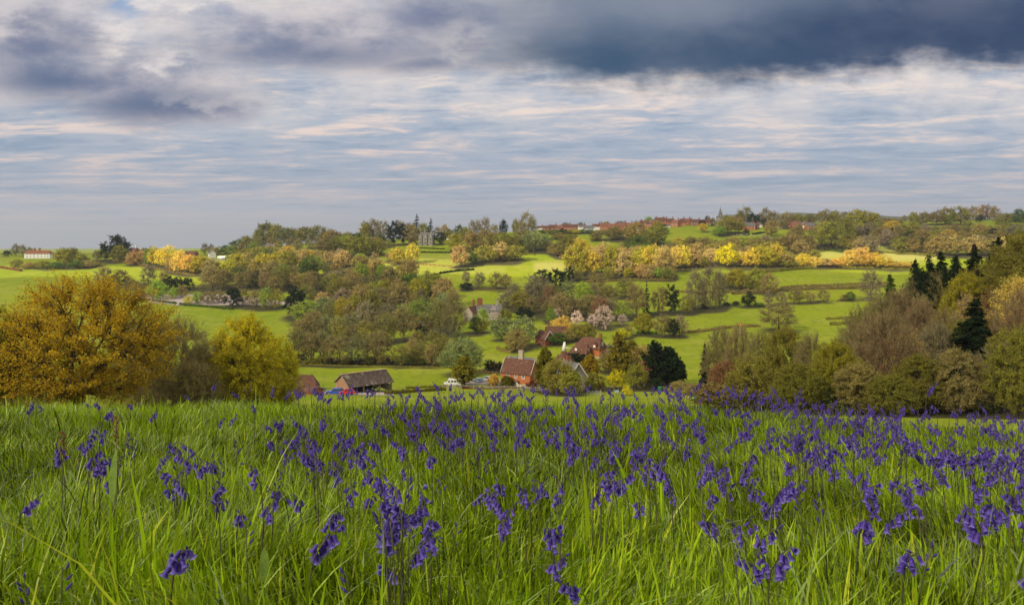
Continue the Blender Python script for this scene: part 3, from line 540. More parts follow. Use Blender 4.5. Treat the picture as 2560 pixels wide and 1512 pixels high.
t('blossom', (1508, 822, 58, 60, 'bl'), (1441, 818, 42, 34, 'bl'), (1556, 814, 28, 28, 'bl'), (1450, 978, 30, 32, 'bl'), (1395, 800, 30, 30, 'bl'), (1236, 798, 34, 34, 'bl'), (1480, 816, 30, 30, 'bl'))
t('oak', (1608, 834, 54, 50, 'yg'), (1253, 852, 58, 54, 'sg'), (1312, 866, 74, 62, 'sg'), (1290, 878, 56, 56, 'br'), (1390, 862, 30, 56, 'gr'), (1420, 855, 30, 34, 'br'), (1402, 838, 46, 50, 'og'), (1540, 972, 46, 52, 'yw'), (1590, 974, 66, 52, 'ol'), (1610, 935, 74, 64, 'br'), (1520, 930, 50, 40, 'br'), (1490, 975, 46, 46, 'ol'), (1396, 982, 92, 84, 'ol'), (1424, 986, 60, 54, 'ol'), (1430, 972, 50, 40, 'lg'), (1470, 850, 40, 40, 'ol'), (1440, 850, 40, 40, 'ol'))
t('oak', (1158, 940, 98, 100, 'sg'))
t('shrub', (1555, 848, 26, 34, 'yw'), (1330, 970, 20, 28, 'cp'), (1568, 986, 24, 24, 'yw'), (1225, 928, 28, 32, 'dk'), (1250, 926, 20, 18, 'dk'), (1262, 932, 16, 24, 'cp'), (1500, 972, 18, 30, 'rd'), (1470, 974, 22, 30, 'gr'), (1700, 978, 26, 50, 'br'), (1740, 985, 26, 50, 'br'), (1640, 975, 30, 40, 'dk'), (1238, 922, 14, 30, 'rd'), (1415, 978, 16, 26, 'gr'), (1385, 980, 18, 30, 'br'))
t('bare', (1656, 840, 58, 40, 'br'), (1700, 840, 54, 38, 'gy'), (1675, 840, 50, 34, 'ol'), (1570, 840, 30, 28, 'br'), (1950, 830, 76, 88, 'br'), (1850, 838, 30, 30, 'br'))
t('pine', (1684, 842, 46, 28, 'dk'), (1445, 925, 44, 54, 'dk'), (1468, 920, 38, 36, 'dk'), (1500, 812, 26, 30, 'dk'), (1428, 915, 34, 40, 'dk'))
t('yew', (1160, 962, 72, 50, 'cy'), (1234, 962, 28, 25, 'og'), (1267, 964, 26, 28, 'cy'), (1364, 975, 108, 46, 'cy'), (1475, 952, 64, 44, 'oc'), (1549, 944, 108, 52, 'cy'), (1580, 900, 52, 32, 'cy'), (1640, 966, 108, 62, 'dk'), (1672, 964, 96, 60, 'dk'), (1692, 962, 64, 40, 'dk'), (1618, 966, 70, 44, 'rd'))
ZONE = 'in the bare row beyond the barn field'
_r = random.Random(5)
t('alder', *[(742+i*22+_r.uniform(-6, 6), 904+_r.uniform(-6, 8)+i*.35, _r.uniform(70, 98), _r.uniform(38, 54), _r.choice(['ol', 'br', 'br', 'sg'])) for i in range(11)])
t('bare', *[(1000+i*26+_r.uniform(-6, 6), 914+_r.uniform(-6, 6)-i*.6, _r.uniform(56, 74), _r.uniform(34, 48), _r.choice(['ol', 'br', 'br'])) for i in range(6)])
t('shrub', *[(745+i*30, 908+i*.5, _r.uniform(12, 26), 40, _r.choice(['dk', 'br', 'ol', 'gr'])) for i in range(13)])
t('alder', *[(755+i*31+_r.uniform(-8, 8), 860+_r.uniform(-12, 8), _r.uniform(64, 84), _r.uniform(44, 60), _r.choice(['ol', 'br', 'sg', 'br', 'yg'])) for i in range(7)])
t('bare', *[(1045+i*32+_r.uniform(-8, 8), 884+_r.uniform(-8, 8), _r.uniform(50, 66), _r.uniform(40, 50), _r.choice(['ol', 'br', 'ol', 'gr'])) for i in range(4)])
def fill(zone, rows, pal, kinds=('bare', 'oak', 'bare', 'alder'), seed=1):
    global ZONE; ZONE = zone; r = random.Random(seed)
    for (x0, x1, y0, y1, step, h) in rows:
        x = x0+r.uniform(0, step)
        while x < x1:
            y = y0+(y1-y0)*(x-x0)/(x1-x0)+r.uniform(-5, 5); k = r.choice(kinds); hh = h*r.uniform(.78, 1.2)
            t(k, (x, y, hh, hh*(r.uniform(.8, 1.15) if k != 'alder' else r.uniform(.55, .7)), r.choice(pal))); x += step*r.uniform(.75, 1.3)
fill('deep in the western valley wood', [(560, 760, 664, 668, 26, 42), (560, 740, 640, 640, 24, 34), (600, 740, 624, 622, 24, 30), (740, 980, 622, 624, 26, 30), (500, 820, 690, 700, 30, 46), (520, 860, 716, 722, 30, 46), (760, 1080, 742, 748, 30, 52), (690, 880, 668, 660, 30, 40), (840, 960, 672, 668, 28, 38)], ['br', 'ol', 'gy', 'yg', 'pk', 'gr', 'tw', 'lg'], seed=2)
fill('deep in the middle valley wood', [(750, 1150, 772, 778, 44, 54), (745, 1120, 812, 816, 46, 58), (1270, 1340, 778, 782, 32, 46), (1270, 1520, 760, 768, 38, 52), (1360, 1560, 790, 800, 38, 48), (1470, 1600, 740, 742, 36, 44)], ['br', 'ol', 'gy', 'tw', 'lg', 'sg', 'gy', 'pk'], ('bare', 'alder', 'bare', 'oak'), seed=3)
fill('on the far ridge woods', [(1340, 1440, 622, 626, 26, 30), (1820, 2000, 618, 618, 30, 30), (1980, 2560, 590, 590, 30, 30), (2240, 2560, 618, 622, 32, 36), (1900, 2060, 655, 652, 30, 26)], ['br', 'ol', 'br', 'gy', 'ol'], ('bare', 'oak'), seed=4)
fill('behind the golden belt', [(1420, 1700, 662, 660, 28, 44), (1430, 1690, 702, 700, 40, 30), (1700, 1960, 652, 650, 30, 38)], ['ol', 'pk', 'yg', 'br'], ('oak', 'bare'), seed=5)
# near trees: (kind, px, y of the TOP, height from ground, width px, colour, depth)
def nt(kind, *rows):
    for px, top, w, c, Y in rows:
        foot = float(tpy(np.array([px]), np.array([Y]))[0]); T_.append(dict(kind=kind, px=px, py=foot, h=foot-top, w=w, c=c, Y=Y, zone=ZONE))
ZONE = 'at the left edge of the meadow'
nt('oak', (205, 672, 430, 'oc', 75), (-30, 745, 150, 'yg', 72), (615, 776, 190, 'yo', 92), (680, 830, 150, 'yo', 100), (575, 850, 110, 'cy', 100), (-5, 800, 110, 'ol', 90), (350, 880, 150, 'ol', 104))
nt('bare', (440, 782, 230, 'tw', 90), (345, 790, 150, 'tw', 108), (520, 835, 150, 'tw', 104), (700, 890, 110, 'br', 110), (480, 890, 160, 'tw', 86))
nt('shrub', (60, 965, 110, 'ol', 95), (330, 960, 110, 'ol', 96), (480, 955, 110, 'cy', 98), (590, 950, 100, 'cy', 94), (690, 945, 90, 'yg', 104))
ZONE = 'in the dark wood on the right'
nt('spruce', (1762, 862, 44, 'dk', 152), (2225, 690, 100, 'gr', 190), (2352, 632, 115, 'dk', 172), (2436, 610, 125, 'dk', 168), (2496, 592, 120, 'dk', 163), (2440, 748, 180, 'dk', 116), (2288, 652, 95, 'dk', 178), (2565, 800, 130, 'dk', 120))
nt('pine', (2318, 642, 95, 'dk', 174), (2385, 648, 95, 'dk', 168), (2470, 640, 95, 'dk', 163))
nt('larch', (2288, 674, 88, 'gr', 186), (2334, 672, 78, 'gr', 184), (2392, 655, 95, 'gr', 182), (2425, 668, 102, 'gr', 176), (2468, 650, 102, 'lg', 176), (2505, 632, 102, 'gr', 172), (2540, 606, 108, 'gr', 168), (2565, 640, 102, 'gr', 160), (2520, 590, 85, 'yg', 190), (2550, 585, 85, 'gd', 196))
nt('bare', (1800, 816, 84, 'br', 150), (1850, 812, 80, 'br', 144), (1905, 826, 90, 'ol', 138), (2030, 828, 96, 'br', 112), (2212, 775, 165, 'rd', 104), (2140, 800, 90, 'br', 130), (2300, 745, 90, 'rd', 148), (2360, 760, 90, 'br', 140), (2420, 735, 80, 'pk', 150), (2480, 720, 90, 'rd', 146), (2345, 800, 110, 'gy', 122), (2500, 850, 110, 'gy', 94), (2300, 730, 70, 'pk', 165), (2265, 735, 60, 'pk', 172), (2380, 705, 70, 'br', 168), (2540, 720, 80, 'br', 140))
nt('oak', (1960, 818, 108, 'ol', 124), (2085, 850, 120, 'yg', 98), (2180, 752, 70, 'yg', 190), (2150, 905, 120, 'br', 92), (2300, 885, 130, 'ol', 92), (2230, 935, 110, 'ol', 88), (2395, 870, 130, 'tw', 90), (2545, 815, 130, 'ol', 86), (1880, 880, 110, 'ol', 116), (1990, 905, 120, 'ol', 94), (2260, 820, 100, 'br', 118), (2400, 800, 100, 'ol', 124), (2470, 790, 100, 'ol', 120), (2340, 700, 60, 'yg', 172), (2450, 700, 70, 'ol', 164), (2520, 690, 80, 'yg', 152), (1820, 900, 90, 'rd', 130))
nt('oak', (2600, 562, 229, 'ol', 150), (2580, 680, 190, 'og', 122), (2620, 640, 200, 'ol', 135), (2530, 612, 138, 'yg', 162), (2480, 652, 126, 'ol', 160), (2415, 677, 114, 'yg', 158))
nt('bare', (2360, 672, 114, 'br', 170), (2290, 687, 103, 'br', 176), (2250, 717, 103, 'rd', 168), (2440, 662, 114, 'br', 168), (2205, 732, 103, 'br', 160), (2150, 762, 103, 'ol', 150), (2560, 720, 150, 'rd', 112), (2610, 800, 160, 'br', 98))
nt('spruce', (2390, 640, 110, 'dk', 190), (2550, 620, 120, 'dk', 180))
nt('shrub', *[(1780+i*62, 965+(i*37 % 23)+i*1.0, 110, ['br', 'ol', 'cy', 'br', 'ol', 'sg'][i % 6], 96 if i > 3 else 122) for i in range(13)])
print('trees', len(T_))
# ------------------------------------------------------------------ settle each foot on the ground
for d in T_:
    Y = d['Y'] or depth_at(d['px'], d['py'], 185)
    if d['Y'] is None and Y > 1140: Y = 1060+(d['px'] % 37)
    d['Y'] = Y; d['pos'] = at(d['px'], Y); d['H'] = d['h']*Y/F; d['W'] = d['w']*Y/F

# ------------------------------------------------------------------ ground
nu, nv = 460, 520
uu = np.linspace(-1, 1, nu); uu = np.sign(uu)*np.abs(uu)**1.15*1.35
yy = np.concatenate([np.linspace(-14, 2, 30), 2+np.exp(np.linspace(math.log(.12), math.log(7500), nv-30))])
YY, UU = np.meshgrid(yy, uu, indexing='ij'); XX = UU*(np.maximum(YY, 0)+16)
ZZ = gz(XX, YY)
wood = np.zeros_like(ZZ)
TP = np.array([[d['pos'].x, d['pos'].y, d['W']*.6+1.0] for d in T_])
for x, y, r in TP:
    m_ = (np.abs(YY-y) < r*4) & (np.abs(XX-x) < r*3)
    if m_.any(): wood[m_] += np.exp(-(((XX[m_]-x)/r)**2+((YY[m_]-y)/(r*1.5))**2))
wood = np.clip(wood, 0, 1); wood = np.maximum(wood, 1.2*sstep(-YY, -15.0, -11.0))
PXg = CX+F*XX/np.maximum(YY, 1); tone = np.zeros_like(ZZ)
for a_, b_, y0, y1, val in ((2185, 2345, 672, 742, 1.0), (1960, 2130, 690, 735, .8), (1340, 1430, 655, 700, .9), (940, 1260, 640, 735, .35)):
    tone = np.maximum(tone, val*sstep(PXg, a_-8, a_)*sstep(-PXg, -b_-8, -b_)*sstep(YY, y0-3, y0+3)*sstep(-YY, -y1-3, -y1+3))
ii, jj = np.meshgrid(np.arange(len(yy)-1), np.arange(nu-1), indexing='ij')
quads = np.stack([ii*nu+jj, ii*nu+jj+1, (ii+1)*nu+jj+1, (ii+1)*nu+jj], -1).reshape(-1, 4)
m, q, o = new_mat('pasture')
tcn = q.node('ShaderNodeTexCoord'); pos = tcn.outputs['Object']
n1 = q.noise(pos, .006, 4, .5); n2 = q.noise(pos, .06, 5, .6); n3 = q.noise(pos, 1.1, 5, .65); n4 = q.noise(q.vm('MULTIPLY', pos, (1, .35, 1)), .35, 6, .65)
gcol = q.mix(q.ss(n1, .35, .65), (.225, .290, .006), (.300, .340, .010))
gcol = q.mix(q.m('MULTIPLY', q.ss(n2, .46, .66), .75), gcol, (.34, .35, .04))
gcol = q.mix(q.m('MULTIPLY', q.ss(n4, .50, .66), .55), gcol, (.125, .18, .010))
gcol = q.mix(q.m('MULTIPLY', q.ss(n3, .45, .7), .4), gcol, (.085, .15, .012))
aw = q.node('ShaderNodeAttribute', attribute_name='wood'); at_ = q.node('ShaderNodeAttribute', attribute_name='tone')
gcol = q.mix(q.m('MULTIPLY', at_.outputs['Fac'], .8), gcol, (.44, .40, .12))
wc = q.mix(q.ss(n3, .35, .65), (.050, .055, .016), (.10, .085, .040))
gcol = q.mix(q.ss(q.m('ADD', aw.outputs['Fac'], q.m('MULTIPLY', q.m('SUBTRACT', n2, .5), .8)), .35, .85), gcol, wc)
pb = q.node('ShaderNodeBsdfPrincipled'); q.l.new(gcol, pb.inputs['Base Color']); pb.inputs['Roughness'].default_value = .95; pb.inputs['Specular IOR Level'].default_value = .1
bp = q.node('ShaderNodeBump'); bp.inputs['Strength'].default_value = .8; bp.inputs['Distance'].default_value = .25
q.l.new(q.m('ADD', n3, q.m('MULTIPLY', n4, 1.5)), bp.inputs['Height']); q.l.new(bp.outputs[0], pb.inputs['Normal']); q.l.new(pb.outputs[0], o.inputs[0]); M['pasture'] = m
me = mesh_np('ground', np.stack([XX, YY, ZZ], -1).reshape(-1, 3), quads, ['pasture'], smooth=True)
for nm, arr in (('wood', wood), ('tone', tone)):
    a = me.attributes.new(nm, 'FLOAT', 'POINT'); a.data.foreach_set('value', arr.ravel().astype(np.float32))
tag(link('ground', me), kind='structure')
# far blue hills beyond the right ridge
hx = np.linspace(-5200, 5200, 160); hills = []
hz = 150+60*np.sin(hx*.0011+1)+26*np.sin(hx*.004)+40*sstep(hx, -1500, 3500)+10*np.sin(hx*.017)
hz = np.where(hx < 900, -260, hz*.0+112+6*np.sin(hx*.006)+4*np.sin(hx*.021))
m, q, o = new_mat('wooded_hill'); pb = q.node('ShaderNodeBsdfPrincipled'); tcn = q.node('ShaderNodeTexCoord')
q.l.new(q.mix(q.noise(tcn.outputs['Object'], .01, 5), (.03, .05, .02), (.06, .08, .03)), pb.inputs['Base Color']); pb.inputs['Roughness'].default_value = 1; q.l.new(pb.outputs[0], o.inputs[0]); M['hill'] = m
co = []
for k, (dy, f) in enumerate(((-900, -.5), (-300, .7), (0, 1.0), (500, .8), (1200, -.5))):
    for x, z in zip(hx, hz): co.append((x, 3300+dy, z if f == 1.0 else (-200 if f < 0 else (z*f-60))))
n_ = len(hx); hq = [(k*n_+i, k*n_+i+1, (k+1)*n_+i+1, (k+1)*n_+i) for k in range(4) for i in range(n_-1)]
tag(link('hills', mesh_np('hills', co, hq, ['hill'], smooth=True)), kind='structure')

# ------------------------------------------------------------------ unseen cloud slabs, added to dim the sun and leave a lit gap
m, q, o = new_mat('sun_filter')
tr = q.node('ShaderNodeBsdfTransparent'); df = q.node('ShaderNodeBsdfTranslucent'); df.inputs[0].default_value = (.85, .85, .85, 1); tr.inputs[0].default_value = (1, 1, 1, 1)
mx = q.node('ShaderNodeMixShader'); mx.inputs[0].default_value = .36
q.l.new(tr.outputs[0], mx.inputs[1]); q.l.new(df.outputs[0], mx.inputs[2]); q.l.new(mx.outputs[0], o.inputs[0]); M['shade_slab'] = m
CH = 360.0; SH = Vector((SD.x/SD.z*CH, SD.y/SD.z*CH))        # offset along the sun ray up to slab height
def shade_slab(name, x0, x1, ylo, yhi, label):
    nx, ny = 90, 30; co = []; xs = np.linspace(x0, x1, nx)
    for s in (1, -1):
        for i, x in enumerate(xs):
            a, b = ylo(x), yhi(x)
            for j in range(ny):
                tt = j/(ny-1); e = math.sin(math.pi*min(max(tt, 0), 1))**.4*math.sin(math.pi*i/(nx-1))**.4
                co.append((x, a+(b-a)*tt, CH+s*(2+ (26 if s > 0 else 6)*e*(1+.3*math.sin(x*.05)*math.cos((a+(b-a)*tt)*.06)))))
    qd = []
    for s in (0, 1):
        for i in range(nx-1):
            for j in range(ny-1):
                b0 = s*nx*ny+i*ny+j; f = (b0, b0+ny, b0+ny+1, b0+1); qd.append(f if s == 0 else f[::-1])
    rim = [i*ny for i in range(nx)]+[(nx-1)*ny+j for j in range(1, ny)]+[i*ny+ny-1 for i in range(nx-2, -1, -1)]+[j for j in range(ny-2, 0, -1)]
    for a, b in zip(rim, rim[1:]+rim[:1]): qd.append((a, a+nx*ny, b+nx*ny, b))
    tag(link(name, mesh_np(name, co, qd, ['shade_slab'], smooth=True)), kind='structure')
def gy(x, base, seed): return base+14*math.sin(x*.021+seed)+9*math.sin(x*.057+seed*2)+5*math.sin(x*.13+seed)
# the gap lies over depths ~ 585..700 m (ground positions shifted up the ray)
shade_slab('shade_slab', -1500, 900, lambda x: -1400, lambda x: gy(x, 590+SH.y+(.02*(x-SH.x)), 1.0), '')
shade_slab('shade_slab', -1500, 900, lambda x: gy(x, 705+SH.y+.03*(x-SH.x), 4.0), lambda x: 985, '')
# ------------------------------------------------------------------ plant the trees
ORD = ['first', 'second', 'third', 'fourth', 'fifth', 'sixth', 'seventh', 'eighth', 'ninth', 'tenth', 'eleventh', 'twelfth', 'thirteenth', 'fourteenth', 'fifteenth', 'sixteenth', 'seventeenth', 'eighteenth', 'nineteenth', 'twentieth']
def ordinal(i):
    if i < 20: return ORD[i]
    tens = ['', '', 'twenty', 'thirty', 'forty', 'fifty', 'sixty', 'seventy', 'eighty', 'ninety']
    a, b = divmod(i+1, 10)
    if a >= 10: return 'hundred-and-'+ordinal(i-100)
    return (tens[a]+'-'+ORD[b-1]) if b else {2: 'twentieth', 3: 'thirtieth', 4: 'fortieth', 5: 'fiftieth', 6: 'sixtieth', 7: 'seventieth', 8: 'eightieth', 9: 'ninetieth'}[a]
CN = dict(ol='olive', br='brown', yg='yellow-green', gd='golden', dk='dark', gr='green', lg='light green', pk='buff', sg='sage', bl='pink-white', rd='reddish', yw='bright yellow', gy='grey', cy='bronze-green', og='orange-gold', cp='copper', yo='yellow-olive', oc='ochre', tw='dull brown')
NM = {'oak': 'broadleaf_tree', 'bare': 'bare_tree', 'alder': 'alder_tree', 'spruce': 'spruce_tree', 'larch': 'larch_tree', 'pine': 'evergreen_tree', 'yew': 'clipped_conifer', 'shrub': 'shrub', 'blossom': 'blossom_tree'}
KD = {'oak': 'leafing tree', 'bare': 'twiggy tree', 'alder': 'slender alder', 'spruce': 'spruce', 'larch': 'larch', 'pine': 'evergreen', 'yew': 'dense conifer', 'shrub': 'shrub', 'blossom': 'blossom tree'}
LEAFK = {'dk': .75}
cells = {}
for d in T_: cells.setdefault((d['zone'], d['kind'], d['c']), []).append(d)
for (zone, kind, c), lst in cells.items():
    lst.sort(key=lambda d: d['px'])
    for i, d in enumerate(lst):
        if len(lst) == 1: d['label'] = f"the only {CN[c]} {KD[kind]} {zone}"
        else: d['label'] = f"{CN[c]} {KD[kind]} {zone}, {ordinal(i)} such from left"
rsT = random.Random(11)
def plant(d):
    kind = d['kind']; lod = 0 if d['h'] < 92 else (1 if d['h'] < 185 else 2)
    if kind in ('oak', 'bare') and d['Y'] < 100: lod = 2
    vs = V_[(kind, lod)]
    tm, cm = (vs[0] if (kind == 'oak' and lod == 2 and d['px'] == 205) else vs[rsT.randrange(len(vs))] if not (kind == 'oak' and lod == 2) else vs[1])
    ws = 1.0 if d['Y'] < 110 and d['px'] < 800 else 1.12 if 1330 < d['px'] < 1800 and d['py'] < 600 else 1.0 if kind == 'blossom' else 1.1 if 'valley wood' in d['zone'] else 1.2
    r = empty(NM[kind], d['pos'], rsT.uniform(0, 6.28), (d['W']*ws, d['W']*ws, d['H']*(1.0 if ws < 1.15 else 1.03)))
    c = np.array(lin(PAL[d['c']]))*LEAFK.get(d['c'], 1.0)*rsT.uniform(.78, 1.2); c = c*(.74 if 'dark wood' in d['zone'] else 1.0 if 'left edge' in d['zone'] else 1.0); c = c*np.array([rsT.uniform(.93, 1.07), 1.0, rsT.uniform(.9, 1.1)])
    link('trunk', tm, r); link('crown', cm, r, color=tuple(float(x) for x in c))
    tag(r, d['label'], {'shrub': 'shrub'}.get(kind, 'tree'), {'shrub': 'shrubs '}.get(kind, KD[kind].split()[-1]+'s ')+d['zone'])
for d in T_: plant(d)

# ------------------------------------------------------------------ hedges
def hedge(pts, h, label, col='br', w=None, name='hedge', dens=1.0, yfix=None):
    P = [(atp(x, y) if yfix is None else at(x, yfix[i])) for i, (x, y) in enumerate(pts)]
    rs = np.random.RandomState(int(abs(pts[0][0]))); h = h*.72; w = w or h*.9; Y0 = P[0].y
    seg = [(P[i+1]-P[i]).length for i in range(len(P)-1)]; L = sum(seg); n = max(6, int(L/(h*.8)))
    cum = np.concatenate([[0], np.cumsum(seg)]); s = np.linspace(0, L, n)
    X = np.interp(s, cum, [p.x for p in P]); Yv = np.interp(s, cum, [p.y for p in P]); Z = gz(X, Yv)
    dx = np.gradient(X); dy = np.gradient(Yv); dl = np.hypot(dx, dy); nx, ny = -dy/dl, dx/dl
    prof = [(-.5, -.15), (-.52, .5), (-.35, .92), (0, 1.0), (.35, .92), (.52, .5), (.5, -.15)]; k = len(prof); co = []
    for i in range(n):
        hh = h*rs.uniform(.55, 1.0)
        for (a, b) in prof: co.append((X[i]+nx[i]*a*w*rs.uniform(.85, 1.15), Yv[i]+ny[i]*a*w*rs.uniform(.85, 1.15), Z[i]+hh*b*(1 if b < 0 else rs.uniform(.93, 1.06))))
    co = np.array(co); q = [(i*k+j, i*k+j+1, (i+1)*k+j+1, (i+1)*k+j) for i in range(n-1) for j in range(k-1)]
    q += [(0, 1, 2, 3), (0, 3, 4, 6), ((n-1)*k, (n-1)*k+3, (n-1)*k+2, (n-1)*k+1), ((n-1)*k, (n-1)*k+6, (n-1)*k+4, (n-1)*k+3)]
    nl = int(min(9000, L*h*14*dens)); t_ = rs.uniform(0, n-1.001, nl); i0 = t_.astype(int); j0 = rs.randint(0, k-1, nl); fj = rs.uniform(0, 1, nl)[:, None]; fi = (t_-i0)[:, None]
    c = (co[i0*k+j0]*(1-fj)+co[i0*k+j0+1]*fj)*(1-fi)+(co[(i0+1)*k+j0]*(1-fj)+co[(i0+1)*k+j0+1]*fj)*fi+rs.normal(0, h*.14, (nl, 3))
    ls = max(.06, Y0/F*1.6); vv, qq = cards(c, _norm(rs.normal(0, 1, (nl, 3))+np.array([0, 0, .6])), ls*rs.uniform(.6, 1.3, nl), .6, rs)
    allq = np.concatenate([np.array(q), qq+len(co)]); v = np.concatenate([rs.uniform(.3, .6, len(q)), rs.uniform(0, 1, nl)])
    cc = tuple(float(x) for x in np.array(lin(PAL[col]))*.8)
    o = link(name, mesh_np(name, np.concatenate([co, vv]), allq, ['leaf'], vattr=v), color=cc)
    return tag(o, label, 'hedge')
HG = [
 ([(304, 744), (360, 750), (440, 761)], 2.2, 'clipped green hedge along the left half of the pale car park', 'gr'),
 ([(449, 763), (510, 768), (582, 774)], 2.2, 'clipped green hedge along the right half of the pale car park', 'gr'),
 ([(282, 652), (330, 661), (370, 665)], 2.2, 'brown hedge running down from the cedar to the golden trees', 'pk'),
 ([(370, 668), (430, 681), (488, 689)], 1.6, 'thin brown hedge under the golden row of trees', 'br'),
 ([(-60, 664), (0, 670), (53, 679)], 2.6, 'reddish hedge at the left edge above the ochre oak', 'rd'),
 ([(902, 643), (960, 643)], 2.0, 'dark hedge at the foot of the copse left of the sunlit meadow', 'ol'),
 ([(937, 652), (965, 659), (998, 660)], 1.8, 'brown hedge at the feet of the two golden oaks', 'br'),
 ([(1030, 661), (1080, 664), (1136, 669)], 1.6, 'tawny hedge crossing the sunlit meadow', 'pk'),
 ([(1098, 686), (1140, 680), (1184, 676)], 2.4, 'dark green hedge curving below the sunlit meadow', 'dk'),
 ([(1047, 632), (1136, 633)], 1.8, 'long dark hedge in front of the grey manor lawn', 'dk'),
 ([(1050, 622), (1112, 624)], 1.4, 'short dark hedge on the grey manor lawn', 'dk'),
 ([(1170, 635), (1260, 637), (1340, 638)], 1.8, 'olive hedge at the foot of the ridge copse', 'ol'),
 ([(1184, 726), (1250, 726), (1315, 727)], 1.2, 'low brown boundary behind the stone manor', 'br'),
 ([(1467, 707), (1560, 703), (1682, 701)], 2.6, 'brown hedge below the golden belt, right of the lime tree', 'br'),
 ([(1690, 730), (1757, 733), (1830, 731)], 2.6, 'brown hedge behind the three tall bare trees', 'br'),
 ([(1830, 736), (1935, 731), (2010, 727), (2139, 722), (2230, 716)], 4.0, 'long thick brown hedge across the right hand fields', 'tw'),
 ([(1952, 722), (2010, 717), (2144, 711), (2230, 708)], 2.0, 'thin brown hedge just above the long thick one', 'br'),
 ([(1907, 684), (1960, 679), (2016, 673), (2040, 671)], 2.8, 'dark olive hedge curving up to the sunlit belt', 'ol'),
 ([(2107, 670), (2186, 670)], 2.0, 'dark hedge under the orange trees of the belt', 'ol'),
 ([(2204, 672), (2283, 673)], 2.0, 'dark hedge at the right end of the belt', 'ol'),
 ([(2061, 627), (2136, 628)], 2.4, 'short dark hedge below the big olive tree on the hillside', 'gr'),
 ([(2192, 632), (2260, 634), (2340, 640)], 2.0, 'hedge above the pale crop field at the right', 'ol'),
 ([(2286, 573), (2340, 572), (2403, 569)], 2.6, 'brown hedge of the small field under the right skyline', 'br'),
 ([(1592, 833), (1643, 834)], 2.0, 'green hedge under the round yellow-green tree', 'gr'),
 ([(1704, 834), (1760, 829), (1830, 821), (1900, 818)], 2.4, 'brown hedge below the field with the orange flag', 'br'),
 ([(2066, 800), (2139, 796)], 2.2, 'upper of two short hedges beside the right wood', 'ol'),
 ([(2075, 813), (2133, 809)], 2.6, 'lower of two short hedges beside the right wood', 'ol'),
 ([(1882, 587), (1913, 582)], 2.4, 'short dark hedge by the sheep below the village', 'dk'),
 ([(1838, 598), (1880, 599), (1918, 598)], 1.6, 'thin hedge under the grazing sheep', 'ol'),
 ([(1016, 972), (1060, 969), (1116, 966)], 1.1, 'olive field hedge behind the lane, between barn and white van', 'ol'),
 ([(964, 988), (1040, 981), (1112, 974)], 1.5, 'clipped hedge joining the open barn and the white van', 'cy'),
 ([(1155, 970), (1230, 970), (1300, 970)], 1.1, 'clipped rust-brown beech hedge behind the post and rail fence', 'cp'),
 ([(1243, 872), (1258, 880), (1280, 882)], 1.8, 'curved brown hedge at the end of the small green paddock', 'br'),
 ([(1195, 930), (1240, 936), (1270, 945)], 1.2, 'low hedge of dry stems left of the brick cottage', 'pk'),
 ([(1625, 972), (1680, 978), (1760, 988), (1850, 994)], 1.6, 'scrubby dark hedge at the foot of the right wood', 'ol'),
 ([(750, 909), (860, 914), (980, 918), (1100, 922), (1190, 926)], 0.7, 'rough bank of dead grass along the far side of the barn field', 'ol'),
]
for a in HG: hedge(*a)

# ------------------------------------------------------------------ buildings
def window(par, W, D, side, t, z, w, h, mull=2, frame='white'):
    """window on a wall; t = position along the wall seen from outside, 0 = centre"""
    b = MB(); p = MB(); e = .05; d = {'f': 0, 'r': 90, 'b': 180, 'l': -90}[side]
    dist = D/2 if side in 'fb' else W/2
    mt = Matrix.Rotation(math.radians(d), 4, 'Z') @ Matrix.Translation((t, -dist, z))
    fw = min(.12, w*.12)
    for x0, x1, z0, z1 in [(-w/2, w/2, -.08, fw), (-w/2, w/2, h-fw, h), (-w/2, -w/2+fw, fw, h-fw), (w/2-fw, w/2, fw, h-fw)]: b.box(x0, x1, -e, .03, z0, z1, frame, mt)
    for i in range(1, mull): x = -w/2+w*i/mull; b.box(x-fw*.3, x+fw*.3, -e*.8, .02, fw, h-fw, frame, mt)
    b.box(-w/2+fw, w/2-fw, -e*.7, .02, h*.5-fw*.25, h*.5+fw*.25, frame, mt)
    p.box(-w/2+fw, w/2-fw, -e*.35, .01, fw, h-fw, 'glass', mt)
    o = b.build('window', par); p.build('pane', o); return o
def gable_roof(b, W, D, eh, rh, over=.35, th=.18, m='tile', hipL=0.0, hipR=0.0, x0=0, y0=0):
    """roof ridge along x; hip = how far the ridge end is pulled in"""
    hw, hd = W/2+over, D/2+over; drop = (rh-eh)/(D/2)*over; z0 = eh-drop
    for dz, sgn in ((0, 1), (-th, -1)):
        v = [(-hw, -hd, z0+dz), (hw, -hd, z0+dz), (hw, hd, z0+dz), (-hw, hd, z0+dz), (-hw+hipL, 0, rh+dz), (hw-hipR, 0, rh+dz)]
        v = [(x+x0, y+y0, z) for x, y, z in v]
        f = [(0, 1, 5, 4), (2, 3, 4, 5)]
        if hipL: f.append((3, 0, 4))
        if hipR: f.append((1, 2, 5))
        b.add(v, f if sgn > 0 else [t_[::-1] for t_ in f], m)
    e = [(-hw, -hd, z0), (hw, -hd, z0), (hw, 0, rh) if not hipR else None, (hw, hd, z0), (-hw, hd, z0), (-hw, 0, rh) if not hipL else None]
    e = [(x+x0, y+y0, z) for x, y, z in [q_ for q_ in e if q_]]
    n = len(e); b.add(e+[(x, y, z-th) for x, y, z in e], [(i, n+i, n+(i+1) % n, (i+1) % n) for i in range(n)], m)
